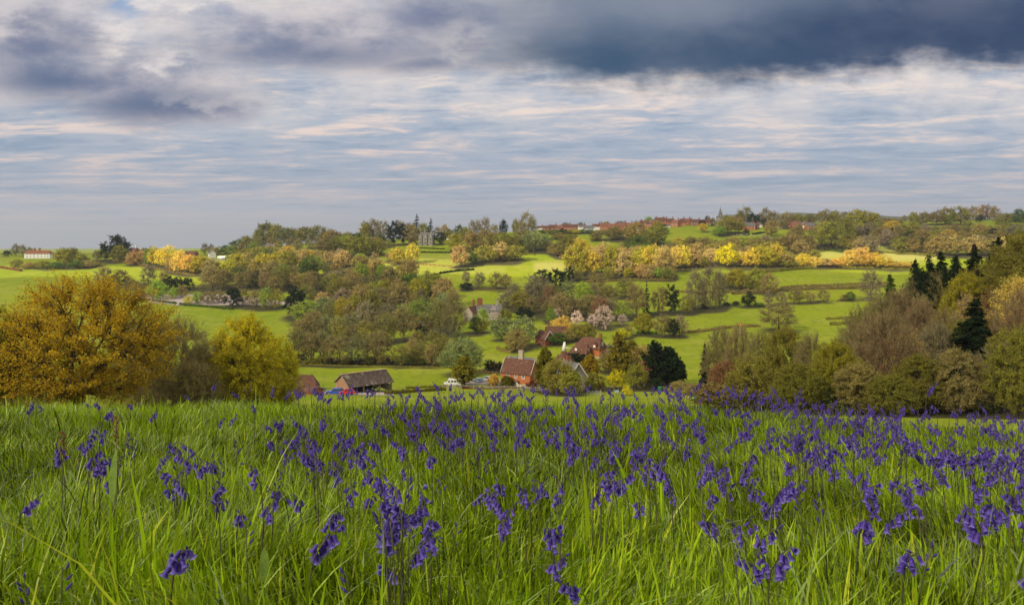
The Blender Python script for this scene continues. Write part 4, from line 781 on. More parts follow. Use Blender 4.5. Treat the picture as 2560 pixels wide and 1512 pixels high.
def house(name, label, cat, pos, rz, W, D, eh, rh, wall='brick', roof='tile', wins=(), chim=(), hipL=0, hipR=0, barge=None, door=None, group=None, lower=None, over=.35, winframe='white'):
    r = empty(name, pos, rz); tag(r, label, cat, group)
    b = MB(); zb = -2.5
    poly = [(-D/2, zb), (D/2, zb), (D/2, eh), (0, rh-.12), (-D/2, eh)]
    if hipL or hipR:
        b.box(-W/2, W/2, -D/2, D/2, zb, eh, wall)
        if not hipL: b.prism([(-D/2+.02, eh-.01), (D/2-.02, eh-.01), (0, rh-.14)], -W/2+.002, -W/2+.3, wall, 'x')
        if not hipR: b.prism([(-D/2+.02, eh-.01), (D/2-.02, eh-.01), (0, rh-.14)], W/2-.3, W/2-.002, wall, 'x')
    else: b.prism(poly, -W/2, W/2, wall, 'x')
    if lower: b.box(-W/2-.012, W/2+.012, -D/2-.012, D/2+.012, zb, lower[0], lower[1])
    b.build('wall', r)
    rb = MB(); gable_roof(rb, W, D, eh, rh, over, m=roof, hipL=hipL, hipR=hipR); ro = rb.build('roof', r)
    for i, (cx_, cy_, cw, cd, cz0, cz1, cm) in enumerate(chim):
        c = MB(); c.box(cx_-cw/2, cx_+cw/2, cy_-cd/2, cy_+cd/2, cz0, cz1, cm); c.box(cx_-cw/2-.08, cx_+cw/2+.08, cy_-cd/2-.08, cy_+cd/2+.08, cz1-.35, cz1-.12, cm)
        for s in ((-.25, .25) if cw > .8 else (0,)): c.cyl((cx_+s*cw, cy_, cz1), .13, .4, 'z', 8, 'orangetile')
        c.build('chimney', ro)
    for w in wins: window(r, W, D, *w, frame=winframe)
    if door:
        side, t_, w, h, dm = door; d = {'f': 0, 'r': 90, 'b': 180, 'l': -90}[side]; dist = D/2 if side in 'fb' else W/2
        mt = Matrix.Rotation(math.radians(d), 4, 'Z') @ Matrix.Translation((t_, -dist, 0)); q_ = MB()
        q_.box(-w/2, w/2, -.07, .03, 0, h, dm, mt); q_.box(-w/2-.1, w/2+.1, -.05, .03, h, h+.12, 'white', mt)
        k = q_.build('door', r); MB().box(w/2-.2, w/2-.1, -.13, -.07, 1.0, 1.15, 'metal', mt).build('handle', k)
    if barge:
        for s in (1, -1):
            q_ = MB(); hd = D/2+over; drop = (rh-eh)/(D/2)*over; x = s*(W/2+over+.02)
            for yy_ in (-1, 1): q_.beam((x, yy_*hd, eh-drop+.0), (x, 0, rh+.02), .06, .34, barge)
            q_.build('bargeboard', ro)
    return r
def deg(a): return math.radians(a)

# brick cottage, its right gable turned towards the viewer
P0 = at(1300, 236); cot = house('brick_cottage', 'orange brick cottage with dark tiled roof and tall chimney above the beech hedge', 'cottage', P0, deg(-29), 10.2, 5.6, 4.7, 8.5, 'brick', 'tile',
    [('f', -2.9, 2.9, 1.15, 1.3), ('f', 0, 2.9, .95, 1.3), ('f', 2.6, 2.9, 1.15, 1.3), ('f', -2.9, .1, 1.2, 1.1), ('f', 2.9, .1, 1.1, 1.0), ('r', 0.2, 2.6, 1.0, 1.3), ('r', .6, .3, 1.0, 1.2)],
    [(.2, .5, 1.5, 1.1, 6.0, 11.2, 'stone')], barge='white', door=('f', .2, 1.0, 2.0, 'white'), lower=(1.0, 'cream'))
c = MB(); c.box(-1.2, 1.2, -3.9, -2.8, 1.95, 2.1, 'tile'); c.box(-1.1, -.98, -3.9, -3.78, 0, 1.95, 'white'); c.box(.98, 1.1, -3.9, -3.78, 0, 1.95, 'white'); c.build('porch', cot)
house('slate_outbuilding', 'grey slate-roofed wing with white bargeboard behind the brick cottage chimney', 'house', at(1305, 252), deg(-28), 9.0, 6.5, 3.6, 7.6, 'darkbrick', 'slate', [('r', 0, 1.2, 1.0, 1.1)], barge='white')
house('gabled_house', 'stone gabled house with white bargeboards behind weeping trees', 'house', at(1428, 236), deg(-62), 8.0, 6.4, 3.6, 7.8, 'greystone', 'slate', [('r', 0, 3.9, 1.0, 1.2), ('r', 0, 1.0, 1.5, 1.3), ('f', 0, 1.0, 1.1, 1.2)], [(-2, 0, .8, .8, 6.5, 9.3, 'darkbrick')], barge='white')
# oast roundel: red roof with white cowl
o_ = house('oast_house', 'red tiled oast barn topped by a white cowl', 'oast house', at(1410, 268), deg(-20), 8.4, 7.5, 2.6, 6.4, 'darkbrick', 'tile', hipL=2.2, hipR=2.2)
k = MB(); k.tube([(0, 0, 5.4), (0, 0, 8.0)], [1.9, .85], 14, 'tile'); k.build('kiln_roof', o_)
k = MB(); k.tube([(0, 0, 8.02), (.1, 0, 9.6), (.25, 0, 11.2)], [.85, .62, .34], 12, 'white'); k.box(-.05, 2.6, -.06, .06, 9.0, 9.2, 'white'); k.build('cowl', o_, smooth=True)
# converted barn
pb_ = at(1476, 312)
cb = house('converted_barn', 'large red-tiled converted barn with half-hipped gables on the green lawn', 'house', pb_, deg(-30), 11.5, 7.6, 4.2, 8.3, 'brick', 'tile', [('r', -.4, 4.3, 1.5, 2.3, 3), ('r', 2.0, .4, 1.3, 2.1), ('r', -2.2, .4, 1.3, 2.1), ('b', 2, 1, 1.3, 1.3)], [(4.4, .4, 1.1, .9, 7.8, 10.0, 'darkbrick')], hipL=2.6, hipR=1.3, lower=(.9, 'stone'))
wb = MB(); wb.box(-6.0, 2.2, -9.2, -3.82, -2.5, 2.5, 'brick'); wb.box(-6.03, 2.23, -9.23, -3.84, 2.3, 2.5, 'cream'); wb.box(2.21, 2.26, -9.0, -4.0, -2.4, .7, 'stone'); wing = wb.build('front_wing', cb)
b = MB(); gable_roof(b, 8.2, 5.6, 2.6, 6.3, .35, m='tile', hipL=2.8, hipR=1.0, x0=-1.9, y0=-6.5); b.build('wing_roof', wing)
b = MB(); b.prism([(-9.1, 2.5), (-3.9, 2.5), (-5.6, 4.9), (-7.4, 4.9)], 1.9, 2.18, 'darkbrick', 'x'); b.build('gable_wall', wing)
b = MB(); b.box(-3.2, -2.3, -8.6, -8.3, 3.4, 4.4, 'white'); sk = b.build('skylight', wing)
for y, z, w_, h_ in ((-8.4, .1, .9, 2.0), (-7.0, .9, 1.1, 1.1), (-5.2, .9, 1.3, 1.2), (-6.5, 3.2, .8, 1.2)):
    b = MB(); b.box(2.2, 2.3, y-w_/2, y+w_/2, z, z+h_, 'white'); wn = b.build('window', wing); MB().box(2.29, 2.32, y-w_/2+.12, y+w_/2-.12, z+.15, z+h_-.15, 'glass').build('pane', wn)
b = MB(); b.box(-.75, .75, -.9, .9, 0, 1.5, 'darkbrick'); b.box(-.5, .5, -.98, -.9, .4, 1.35, 'white'); b.prism([(-.95, 1.5), (.95, 1.5), (0, 2.5)], -1.1, .9, 'tile'); dm = b.build('gabled_dormer', cb); dm.location = (3.6, -3.2, 4.3)
house('timber_shed', 'low pale green timber shed at the right end of the converted barn', 'shed', at(1526, 322), deg(8), 5.2, 3.6, 2.9, 3.6, 'pale green paint', 'slate', [('f', -1.6, .3, 1.1, 2.0), ('f', 0, .3, 1.1, 2.0), ('f', 1.6, .3, 1.1, 2.0)])
house('small_cottage', 'small brown brick cottage with white-edged gable under the sage trees', 'cottage', at(1362, 352), deg(-55), 7.6, 5.6, 3.4, 6.8, 'darkbrick', 'tile', [('r', 0, 2.5, 1.4, 1.3, 3), ('f', 1, .6, 1.0, 1.1)], barge='white')
house('long_cottage', 'long pale-ridged cottage roof behind the small brown cottage', 'cottage', at(1390, 372), deg(6), 10, 5, 3.2, 6.2, 'darkbrick', 'tile', [('f', -2, 1, 1, 1)], [(-3.6, 0, .9, .8, 5.6, 8.0, 'orangetile')])
# stone manor in the trees
mn = house('stone_manor', 'old pale stone manor with many chimneys half hidden by trees', 'manor', at(1222, 455), deg(8), 15, 7.5, 5.6, 9.2, 'stone', 'slate', [('f', -4.5, 3.4, 1.4, 1.5, 3), ('f', 0, 3.4, 1.4, 1.5, 3), ('f', 4.5, 3.4, 1.4, 1.5, 3), ('f', -4.5, .8, 1.4, 1.5, 3), ('f', 2, .8, 1.4, 1.5, 3), ('r', 0, 3.6, 1.3, 1.5)], [(-5.5, 0, 3.2, 1.0, 8.2, 13.0, 'darkbrick'), (5.2, 0, 1.2, 1.0, 8.4, 11.4, 'stone')], barge='stone')
house('manor_wing', 'stone gabled wing with a red chimney left of the manor', 'house', at(1180, 452), deg(60), 9, 6.5, 5.2, 8.8, 'stone', 'tile', [('l', 0, 3.4, 1.2, 1.4), ('f', 0, 3.2, 1.2, 1.3)], [(1.5, 0, 1.1, 1.0, 7.6, 12.4, 'darkbrick')], barge='stone')
house('brick_outbuilding', 'long low rusty-roofed shed left of the manor, among trees', 'shed', at(1042, 455), deg(-12), 15, 6, 2.8, 4.6, 'brick', 'rust', [('f', -3, 1, 1.4, .9)])
house('brick_outbuilding', 'flat brown-roofed shed in front of the long rusty one', 'shed', at(1052, 430), deg(-6), 12, 6, 2.4, 3.4, 'darkbrick', 'rust', [('f', 2, .8, 1.2, .9)])
house('brick_outbuilding', 'tiny orange brick gable right of the rusty sheds', 'shed', at(1094, 458), deg(-70), 5, 4, 3.4, 5.6, 'brick', 'orangetile', [('r', 0, 1.6, .7, .8)])
# castle like manor on the ridge
gm = house('grey_manor', 'grey stone turreted manor with steep roofs on the ridge', 'manor', atp(1068, 613), deg(-10), 15, 9, 8.0, 13.5, 'greystone', 'slate', [('f', x, z, 1.1, 1.8, 2) for x in (-5.5, -2.6, .4, 3.4, 6) for z in (1.0, 4.8)], [(-2.5, 0, 1.3, 1, 11.5, 16.5, 'greystone'), (4.5, 0, 1.3, 1, 11.5, 15.4, 'greystone')])
for i, (x, y, ww, z) in enumerate(((-6.2, -4.6, 3.4, 9.0), (-.5, -4.8, 3.6, 9.4), (5.6, -4.6, 3.2, 9.0))):
    b = MB(); b.box(x-ww/2, x+ww/2, y-1.2, y+1, -2, z, 'greystone'); b.prism([(x-ww/2, z), (x+ww/2, z), (x, z+3.2)], y-1.2, y+1, 'greystone'); tw_ = b.build('tower', gm)
    for zz in (1.4, 5.2): MB().box(x-.6, x+.6, y-1.26, y-1.18, zz, zz+1.8, 'glass').build('window', tw_)
# white house far left
house('white_house', 'long white house with brown roof and two chimneys at the left skyline', 'house', atp(98, 646), deg(3), 26, 8, 5.2, 8.0, 'white', 'darkbrick', [('f', x, z, 1.3, 1.2, 2) for x in (-10, -6.5, -3, 1, 4.5, 8, 11) for z in (.8, 3.3)], [(-4.5, 0, 1.6, 1, 7.0, 10.4, 'darkbrick'), (0.5, 0, 1.6, 1, 7.0, 10.6, 'darkbrick')], hipL=1.5, hipR=3)
house('low_house', 'low house roof at the right end of the long white house', 'house', atp(146, 644), deg(3), 10, 7, 2.6, 4.6, 'cream', 'tile', [('f', 0, .9, 1.2, 1.1)])
house('turret_house', 'brick house with a little white spire beside the cedar', 'house', atp(338, 642), deg(-30), 8, 7, 5.5, 9.5, 'darkbrick', 'tile', [('f', 0, 2, 1.3, 1.3)], [(1, 0, 1, 1, 8.5, 12.5, 'white')])
house('bungalow', 'pale bungalow with a flat roof above the golden row', 'house', atp(488, 652), deg(6), 14, 7, 2.8, 4.4, 'cream', 'slate', [('f', -3, .9, 1.6, 1.2), ('f', 3, .9, 1.6, 1.2)])
house('bungalow', 'brick house among trees right of the pale bungalow', 'house', atp(478, 645), deg(-8), 12, 7, 4.6, 7.0, 'darkbrick', 'tile', [('f', 0, 1.2, 1.4, 1.2)])
house('white_cottage', 'small white gabled cottage below the left skyline shrubs', 'cottage', atp(530, 645), deg(-60), 8, 6.5, 4.6, 8.2, 'white', 'slate', [('r', 0, 2.2, 1.1, 1.1)])
house('ridge_barn', 'long dark purple-roofed building on the wooded knoll', 'barn', atp(876, 602), deg(2), 26, 9, 4, 7.4, 'darkbrick', 'tile', [('f', 0, 1, 2, 1.5)])
house('white_bungalow', 'white building glimpsed right of the grey manor', 'house', atp(1126, 600), deg(2), 9, 6, 3, 4.6, 'white', 'slate', [('f', 0, 1, 1.4, 1.1)])
# marquee and its fence
mq = empty('garden_marquee', atp(555, 652)); tag(mq, 'small white marquee beside the grey board fence', 'marquee')
b = MB()
for x in (-3.4, -1.7, 0, 1.7, 3.4):
    for y in (-2.5, 2.5): b.box(x-.08, x+.08, y-.08, y+.08, 0, 2.8, 'white')
b.build('frame', mq); b = MB(); gable_roof(b, 7.2, 5.4, 2.8, 4.4, .1, m='white'); b.build('canopy', mq)
b = MB(); b.box(-3.3, 3.3, 2.3, 2.4, .1, 2.7, 'metal'); b.build('back_panel', mq)
bf = MB(); pa, pb2 = atp(520, 655), atp(560, 653)
for i in range(24):
    u = i/24; p_ = pa.lerp(pb2, u); p_.z = GZ(p_.x, p_.y); p2 = pa.lerp(pb2, u+.038); bf.beam(p_+Vector((0, 0, .9)), Vector((p2.x, p2.y, p_.z+.9)), .06, 1.8, 'wood')
tag(bf.build('board_fence'), 'grey board fence beside the small white marquee', 'fence')

# ------------------------------------------------------------------ the village on the ridge
VH = [  # px, foot py, width px, height px, wall, roof, rz
 (1350, 575, 16, 9, 'white', 'tile', 5), (1366, 576, 18, 11, 'darkbrick', 'tile', -8), (1384, 575, 18, 12, 'darkbrick', 'tile', 4), (1400, 576, 18, 12, 'darkbrick', 'orangetile', -4), (1418, 575, 22, 13, 'brick', 'tile', 6),
 (1438, 574, 20, 12, 'darkbrick', 'tile', 0), (1455, 574, 18, 11, 'white', 'slate', 6), (1472, 580, 26, 15, 'white', 'slate', -5), (1492, 574, 18, 13, 'white', 'tile', 3), (1511, 574, 22, 15, 'brick', 'orangetile', 4),
 (1531, 577, 24, 17, 'brick', 'orangetile', -6), (1552, 578, 24, 20, 'brick', 'orangetile', 5), (1572, 577, 22, 19, 'brick', 'orangetile', -4), (1497, 582, 16, 5, 'white', 'slate', 4), (1594, 570, 18, 14, 'darkbrick', 'tile', 3),
 (1612, 569, 22, 16, 'brick', 'tile', -5), (1628, 567, 18, 14, 'brick', 'orangetile', 5), (1650, 565, 26, 20, 'darkbrick', 'tile', -12), (1674, 566, 22, 18, 'brick', 'tile', 4), (1690, 567, 20, 16, 'brick', 'orangetile', -50),
 (1704, 564, 18, 13, 'brick', 'tile', 4), (1717, 563, 22, 15, 'brick', 'orangetile', 6), (1738, 564, 26, 14, 'darkbrick', 'tile', -4), (1765, 561, 18, 11, 'brick', 'tile', 5), (1600, 578, 14, 8, 'white', 'tile', 5), (1668, 568, 14, 6, 'white', 'slate', -4),
 (1872, 575, 30, 17, 'brick', 'slate', 6), (1886, 573, 22, 14, 'darkbrick', 'tile', -8), (1898, 568, 12, 11, 'white', 'slate', 4), (1924, 569, 20, 13, 'brick', 'tile', -4), (1952, 571, 26, 14, 'cream', 'tile', -45), (1970, 570, 22, 14, 'brick', 'tile', 5),
 (1990, 572, 22, 16, 'brick', 'orangetile', 4), (2008, 572, 20, 15, 'white', 'slate', -40), (2024, 574, 22, 17, 'brick', 'slate', 6), (1995, 578, 20, 9, 'brick', 'orangetile', 2), (2044, 582, 22, 5, 'white', 'slate', 0),
]
_r = random.Random(3); WN = {'brick': 'red brick', 'darkbrick': 'brown brick', 'white': 'white', 'cream': 'cream'}; RN = {'tile': 'dark red roof', 'orangetile': 'orange roof', 'slate': 'grey roof'}
seen = {}
for i, (px, py, w, h, wa, ro, rz) in enumerate(VH):
    key = (WN[wa], RN[ro], px < 1800); seen.setdefault(key, []).append(i)
for i, (px, py, w, h, wa, ro, rz) in enumerate(VH):
    key = (WN[wa], RN[ro], px < 1800); k = seen[key].index(i)
    pos_ = atp(px, py, 700); Y = pos_.y; Wd = w*Y/F*.98; Ht = h*Y/F*1.04+.3; dp = max(6.5, Ht*.62); eh = Ht*.56
    nw = max(2, int(Wd/3.2)); wl = [('f', -Wd/2+Wd*(j+.5)/nw, z, 1.25, 1.25, 2) for j in range(nw) for z in ((.9, eh-1.7) if eh > 4.2 else (.8,))]
    ch = [(sx*Wd*.36, 0, 1.1, .9, Ht*.8, Ht+1.6+_r.uniform(0, .8), 'darkbrick') for sx in ((-1, 1) if w > 20 else (1,))]
    gl = None
    side = 'village' if px < 1800 else 'hamlet'
    lab = (f"{WN[wa]} {side} house with {RN[ro]}, {ordinal(k)} such from the left" if len(seen[key]) > 1 else f"the only {WN[wa]} house with {RN[ro]} in the {side}")
    house('village_house', lab, 'house', pos_, deg(rz), Wd, dp, eh, Ht, wa, ro, wl, ch if h > 8 else (), group='houses along the ridge', winframe='white')
# church
ch_ = empty('church', atp(1801, 567, 700), deg(6)); ch_.scale = (1.3, 1.3, 1.12); tag(ch_, 'village church with a grey shingled spire above the red roofs', 'church')
b = MB(); b.box(-3, 3, -3, 3, -2, 11, 'greystone'); b.build('tower', ch_)
b = MB(); b.tube([(0, 0, 11), (0, 0, 13.2), (0, 0, 22)], [4.4, 2.2, .15], 8, 'slate'); sp_ = b.build('spire', ch_); MB().box(-.05, .05, -.05, .05, 22, 24.6, 'metal').box(-.5, .5, -.05, .05, 23.6, 23.75, 'metal').build('weathervane', sp_)
b = MB(); b.prism([(-5, -2), (5, -2), (5, 6), (0, 11), (-5, 6)], 3.2, 22, 'greystone', 'x'); b.build('nave', ch_)
b = MB(); gable_roof(b, 19, 10.4, 6, 11.4, .3, m='tile', x0=12.6); b.build('roof', ch_)

# ------------------------------------------------------------------ open barn by the lane
bp_ = at(910, 203); bn = empty('open_barn', bp_, deg(38)); tag(bn, 'open-sided barn with mossy iron roof and patched plank gable end', 'barn')
W, D, eh, rh = 12.6, 8.6, 2.9, 5.5
b = MB(); b.prism([(-D/2, -.5), (D/2, -.5), (D/2, eh), (0, rh-.1), (-D/2, eh)], -W/2, -W/2+.12, 'boards', 'x'); b.build('gable_end', bn)
b = MB(); b.box(-W/2+.1, W/2, D/2-.12, D/2, -.5, eh, 'soil'); b.build('back_wall', bn)
b = MB(); b.box(W/2-4.2, W/2-.02, D/2-.26, D/2-.14, 0, 1.9, 'cream'); b.box(W/2-.16, W/2-.04, -D/2+.3, D/2-.3, 0, 1.9, 'cream'); b.build('pale_sheet', bn)
for x in (-W/2+.15, -2.2, 2.6, W/2-.15): MB().box(x-.16, x+.16, -D/2, -D/2+.3, -.5, eh-.05, 'wood').build('post', bn)
b = MB(); b.box(-W/2, W/2, -D/2-.02, -D/2+.2, eh-.28, eh-.06, 'wood'); b.build('beam', bn)
b = MB(); gable_roof(b, W, D, eh, rh, .5, .08, 'rust')
for s in (-1, 1):
    for i in range(56):
        x = -W/2-.4+i*(W+.8)/55; b.beam((x, s*(D/2+.48), eh-.3), (x, s*.05, rh+.03), .07, .06, 'rust')
rf = b.build('roof', bn); MB().box(-W/2-.5, W/2+.5, -.22, .22, rh-.02, rh+.1, 'ridge').build('ridge_cap', rf)
b = MB(); b.beam((-W/2-.52, -D/2-.5, eh-.35), (-W/2-.52, 0, rh), .06, .2, 'wood'); b.beam((-W/2-.52, D/2+.5, eh-.35), (-W/2-.52, 0, rh), .06, .2, 'wood'); b.build('bargeboard', rf)
MB().box(-W/2-.06, -W/2-.01, -1.9, -1.2, 0, 2.1, 'metal').build('pale_panel', bn)
# a tractor parked in the barn
tr_ = empty('tractor', bp_+Vector((1.0, .8, 0)), deg(38)); tag(tr_, 'small dark tractor parked in the shade of the open barn', 'tractor')
b = MB(); b.box(-1.4, .4, -.4, .4, .7, 1.3, 'black'); b.box(.3, 1.3, -.55, .55, .8, 1.1, 'black'); b.box(.4, 1.2, -.5, .5, 1.1, 2.0, 'glass'); b.box(.3, 1.3, -.55, .55, 2.0, 2.1, 'black'); b.build('body', tr_, bevel=.03)
for x, y, r_ in ((.9, -.75, .7), (.9, .75, .7), (-1.1, -.6, .4), (-1.1, .6, .4)):
    k = MB().cyl((x, y-.14, r_), r_, .28, 'y', 18, 'black').build('wheel', tr_); MB().cyl((x, y-.17, r_), r_*.5, .34, 'y', 14, 'lamp white').build('rim', k)
house('tiled_barn', 'brown tiled half-hipped barn roof left of the open barn', 'barn', at(742, 207), deg(12), 11.5, 8, .6, 3.9, 'darkbrick', 'tile', hipL=2, hipR=1.8)
house('brick_shed', 'low orange tiled shed roof in front of the brown barn', 'shed', at(770, 190), deg(-24), 6.0, 4.4, 1.2, 2.1, 'brick', 'tile', barge='wood')

# ------------------------------------------------------------------ vehicles
def vehicle(name, label, cat, pos, rz, L, Wd, H, prof, glass, col, wheels, wr=.33):
    r = empty(name, pos, rz); tag(r, label, cat)
    n = len(prof); b = MB(); hw = Wd/2; belt = H*.52
    def ins(z): return hw if z < belt else hw-(z-belt)*.16
    vs = [(x, s*ins(z), z) for s in (-1, 1) for x, z in prof]
    b.add(vs, [tuple(range(n)), tuple(range(2*n-1, n-1, -1))]+[(i, n+i, n+(i+1) % n, (i+1) % n) for i in range(n)], col)
    b.build('body', r, bevel=.06)
    for (a, c_) in glass['side']:
        for s in (-1, 1):
            z0, z1 = glass['z']; y0, y1 = ins(z0)+.012, ins(z1)+.012; q_ = MB()
            q_.add([(a[0], s*y0, z0), (c_[0], s*y0, z0), (c_[1], s*y1, z1), (a[1], s*y1, z1)]+[(a[0], s*(y0-.03), z0), (c_[0], s*(y0-.03), z0), (c_[1], s*(y1-.03), z1), (a[1], s*(y1-.03), z1)], [(0, 1, 2, 3), (7, 6, 5, 4), (0, 4, 5, 1), (1, 5, 6, 2), (2, 6, 7, 3), (3, 7, 4, 0)], 'glass'); q_.build('side_window', r)
    for (p, q2, nm) in glass['ends']:
        d = Vector((q2[0]-p[0], 0, q2[1]-p[1])); nn = Vector((-d.z, 0, d.x)).normalized()*.02
        if (nn.x > 0) != (p[0]+q2[0] > 0): nn = -nn
        k = MB(); w0, w1 = ins(p[1])-.12, ins(q2[1])-.1; v = [Vector((p[0], -w0, p[1]))+nn, Vector((p[0], w0, p[1]))+nn, Vector((q2[0], w1, q2[1]))+nn, Vector((q2[0], -w1, q2[1]))+nn]
        k.add(v+[x-nn*1.5 for x in v], [(0, 1, 2, 3), (7, 6, 5, 4), (0, 4, 5, 1), (1, 5, 6, 2), (2, 6, 7, 3), (3, 7, 4, 0)], 'glass'); k.build(nm, r)
    for x in wheels:
        for s in (-1, 1):
            k = MB().cyl((x, s*(hw-.1)-.11, wr), wr, .22, 'y', 18, 'black').build('wheel', r); MB().cyl((x, s*(hw-.1)-.125, wr), wr*.6, .25, 'y', 14, 'rim').build('rim', k)
    for s in (-1, 1):
        MB().box(-L/2-.03, -L/2+.1, s*hw*.72-.16, s*hw*.72+.16, H*.36, H*.46, 'lamp white').build('headlight', r)
        MB().box(L/2-.1, L/2+.03, s*hw*.8-.1, s*hw*.8+.1, H*.38, H*.52, 'lamp red').build('tail_light', r)
    MB().box(-L/2-.05, -L/2+.12, -hw*.9, hw*.9, H*.15, H*.26, 'black').build('bumper', r)
    return r
def vanprof(L, H): return [(-L/2, .32), (-L/2, H*.42), (-L/2+.75, H*.52), (-L/2+1.45, H*.97), (-L/2+1.9, H), (L/2-.08, H*.98), (L/2, H*.5), (L/2, .32)]
def carprof(L, H, boxy=.4): return [(-L/2, .3), (-L/2+.02, H*.42), (-L/2+.15, H*.5), (-L/2+L*.24, H*.60), (-L/2+L*.38, H*.96), (-L/2+L*.5, H), (L/2-L*.16, H*.97), (L/2-L*.05, H*.62), (L/2, H*.5), (L/2, .3)]
def carglass(L, H): return dict(side=[((-L/2+L*.30, -L/2+L*.40), (-.02*L, -.02*L)), ((.0, .0), (L*.22, L*.20)), ((L*.24, L*.22), (L*.38, L*.31))], z=(H*.62, H*.92), ends=[((-L/2+L*.25, H*.62), (-L/2+L*.37, H*.93), 'windscreen'), ((L/2-L*.06, H*.65), (L/2-L*.15, H*.93), 'rear_window')])
H = 2.35; L = 5.3
vehicle('camper_van', 'white camper van parked at the left end of the rail fence', 'van', at(1131, 232), deg(6), L, 1.9, H, vanprof(L, H), dict(side=[((-1.55, -1.25), (-.75, -.75)), ((-.5, -.5), (.25, .25)), ((.45, .45), (1.2, 1.2)), ((1.4, 1.4), (2.2, 2.15))], z=(H*.56, H*.80), ends=[((-L/2+.8, H*.55), (-L/2+1.4, H*.93), 'windscreen'), ((L/2-.005, H*.6), (L/2-.04, H*.85), 'rear_window')]), 'white van paint', (-1.7, 1.5))
vehicle('parked_car', 'small pale blue car parked left of the silver one', 'car', at(1195, 243), deg(-24), 3.7, 1.65, 1.42, carprof(3.7, 1.42), carglass(3.7, 1.42), 'pale blue paint', (-1.15, 1.1), .3)
vehicle('parked_car', 'silver grey estate car parked by the orange topiary ball', 'car', at(1218, 246), deg(-28), 4.6, 1.85, 1.75, carprof(4.6, 1.75), carglass(4.6, 1.75), 'silver paint', (-1.4, 1.35), .36)
vehicle('parked_car', 'red van parked in front of the open barn', 'van', at(868, 190), deg(10), 4.0, 1.7, 1.6, carprof(4.0, 1.6), carglass(4.0, 1.6), 'red paint', (-1.25, 1.25), .34)
vehicle('parked_car', 'blue and white pickup parked left of the red van', 'van', at(838, 191), deg(4), 4.6, 1.8, 1.6, carprof(4.6, 1.6), carglass(4.6, 1.6), 'blue paint', (-1.5, 1.5), .34)

# ------------------------------------------------------------------ post and rail fence, gate, small things in the paddock
fp = [(1104, 976, 224), (1200, 978, 224), (1300, 979, 222), (1360, 981, 219), (1410, 985, 214), (1452, 990, 206)]
fr = empty('rail_fence', at(1104, 224)); tag(fr, 'long grey post and rail fence in front of the cottage garden', 'fence'); fr_o = Vector(fr.location)
PT = [at(x, y) for x, _, y in fp]; cum = [0]
for a_, b_ in zip(PT, PT[1:]): cum.append(cum[-1]+(b_-a_).length)
npst = int(cum[-1]/1.9); pts = []
for i in range(npst+1):
    s = cum[-1]*i/npst; x = np.interp(s, cum, [p.x for p in PT]); y = np.interp(s, cum, [p.y for p in PT]); pts.append(Vector((x, y, GZ(x, y))))
for p_ in pts: MB().box(-.07, .07, -.06, .06, -.4, 1.25, 'fencewood').build('post', fr, loc=p_-fr_o)
for z in (.42, .80, 1.15):
    for a_, b_ in zip(pts[::2], pts[2::2]): MB().beam(a_-fr_o+Vector((0, -.08, z)), b_-fr_o+Vector((0, -.08, z)), .04, .11, 'fencewood').build('rail', fr)
gt = empty('field_gate', at(1470, 204), deg(-8)); tag(gt, 'galvanised field gate at the right end of the rail fence', 'gate')
b = MB()
for z in (.2, .45, .7, .95, 1.2): b.box(0, 3.4, -.03, .03, z, z+.05, 'metal')
for x in (0, 3.36): b.box(x, x+.06, -.035, .035, .15, 1.3, 'metal')
b.beam((.1, 0, .2), (3.3, 0, 1.2), .04, .04, 'metal'); b.build('barred_frame', gt)
for x in (-.2, 3.55): MB().box(x-.09, x+.09, -.09, .09, -.4, 1.5, 'fencewood').build('post', gt)
f2 = empty('garden_fence', at(1500, 216)); tag(f2, 'thin grey garden fence beyond the galvanised gate', 'fence'); o2 = Vector(f2.location)
pp = [at(1490+i*11, 212+i*1.2) for i in range(15)]
for p_ in pp: MB().box(-.05, .05, -.05, .05, -.3, 1.2, 'wood').build('post', f2, loc=p_-o2)
for z in (.5, 1.0):
    for a_, b_ in zip(pp, pp[1:]): MB().beam(a_-o2+Vector((0, -.07, z)), b_-o2+Vector((0, -.07, z)), .03, .09, 'wood').build('rail', f2)
sh = empty('dovecote', at(1602, 226), deg(15)); tag(sh, 'small dovecote-like hut with pyramid roof beside the dark cypress', 'hut')
b = MB(); b.box(-.75, .75, -.75, .75, 0, 1.9, 'wood'); b.build('wall', sh); b = MB(); b.tube([(0, 0, 1.9), (0, 0, 2.9)], [1.35, .1], 4, 'slate'); b.build('roof', sh); MB().box(-.4, .4, -.79, -.74, .9, 1.6, 'glass').build('window', sh)
cp_ = empty('compost_bin', at(1650, 214)); tag(cp_, 'dark green plastic bin beside the fence under the wood', 'bin')
b = MB(); b.tube([(0, 0, 0), (0, 0, 1.15)], [.72, .62], 8, 'green paint'); b.build('body', cp_); b = MB(); b.tube([(0, 0, 1.15), (0, 0, 1.3)], [.68, .3], 8, 'green paint'); b.build('lid', cp_)
tt_ = empty('water_trough', at(1541, 214)); tag(tt_, 'pale blue water tank on the paddock grass', 'water tank')
b = MB(); b.box(-.7, .7, -.4, .4, 0, .7, 'pale blue paint'); b.build('tank', tt_, bevel=.04); MB().box(-.6, .6, -.3, .3, .66, .71, 'glass').build('water', tt_)
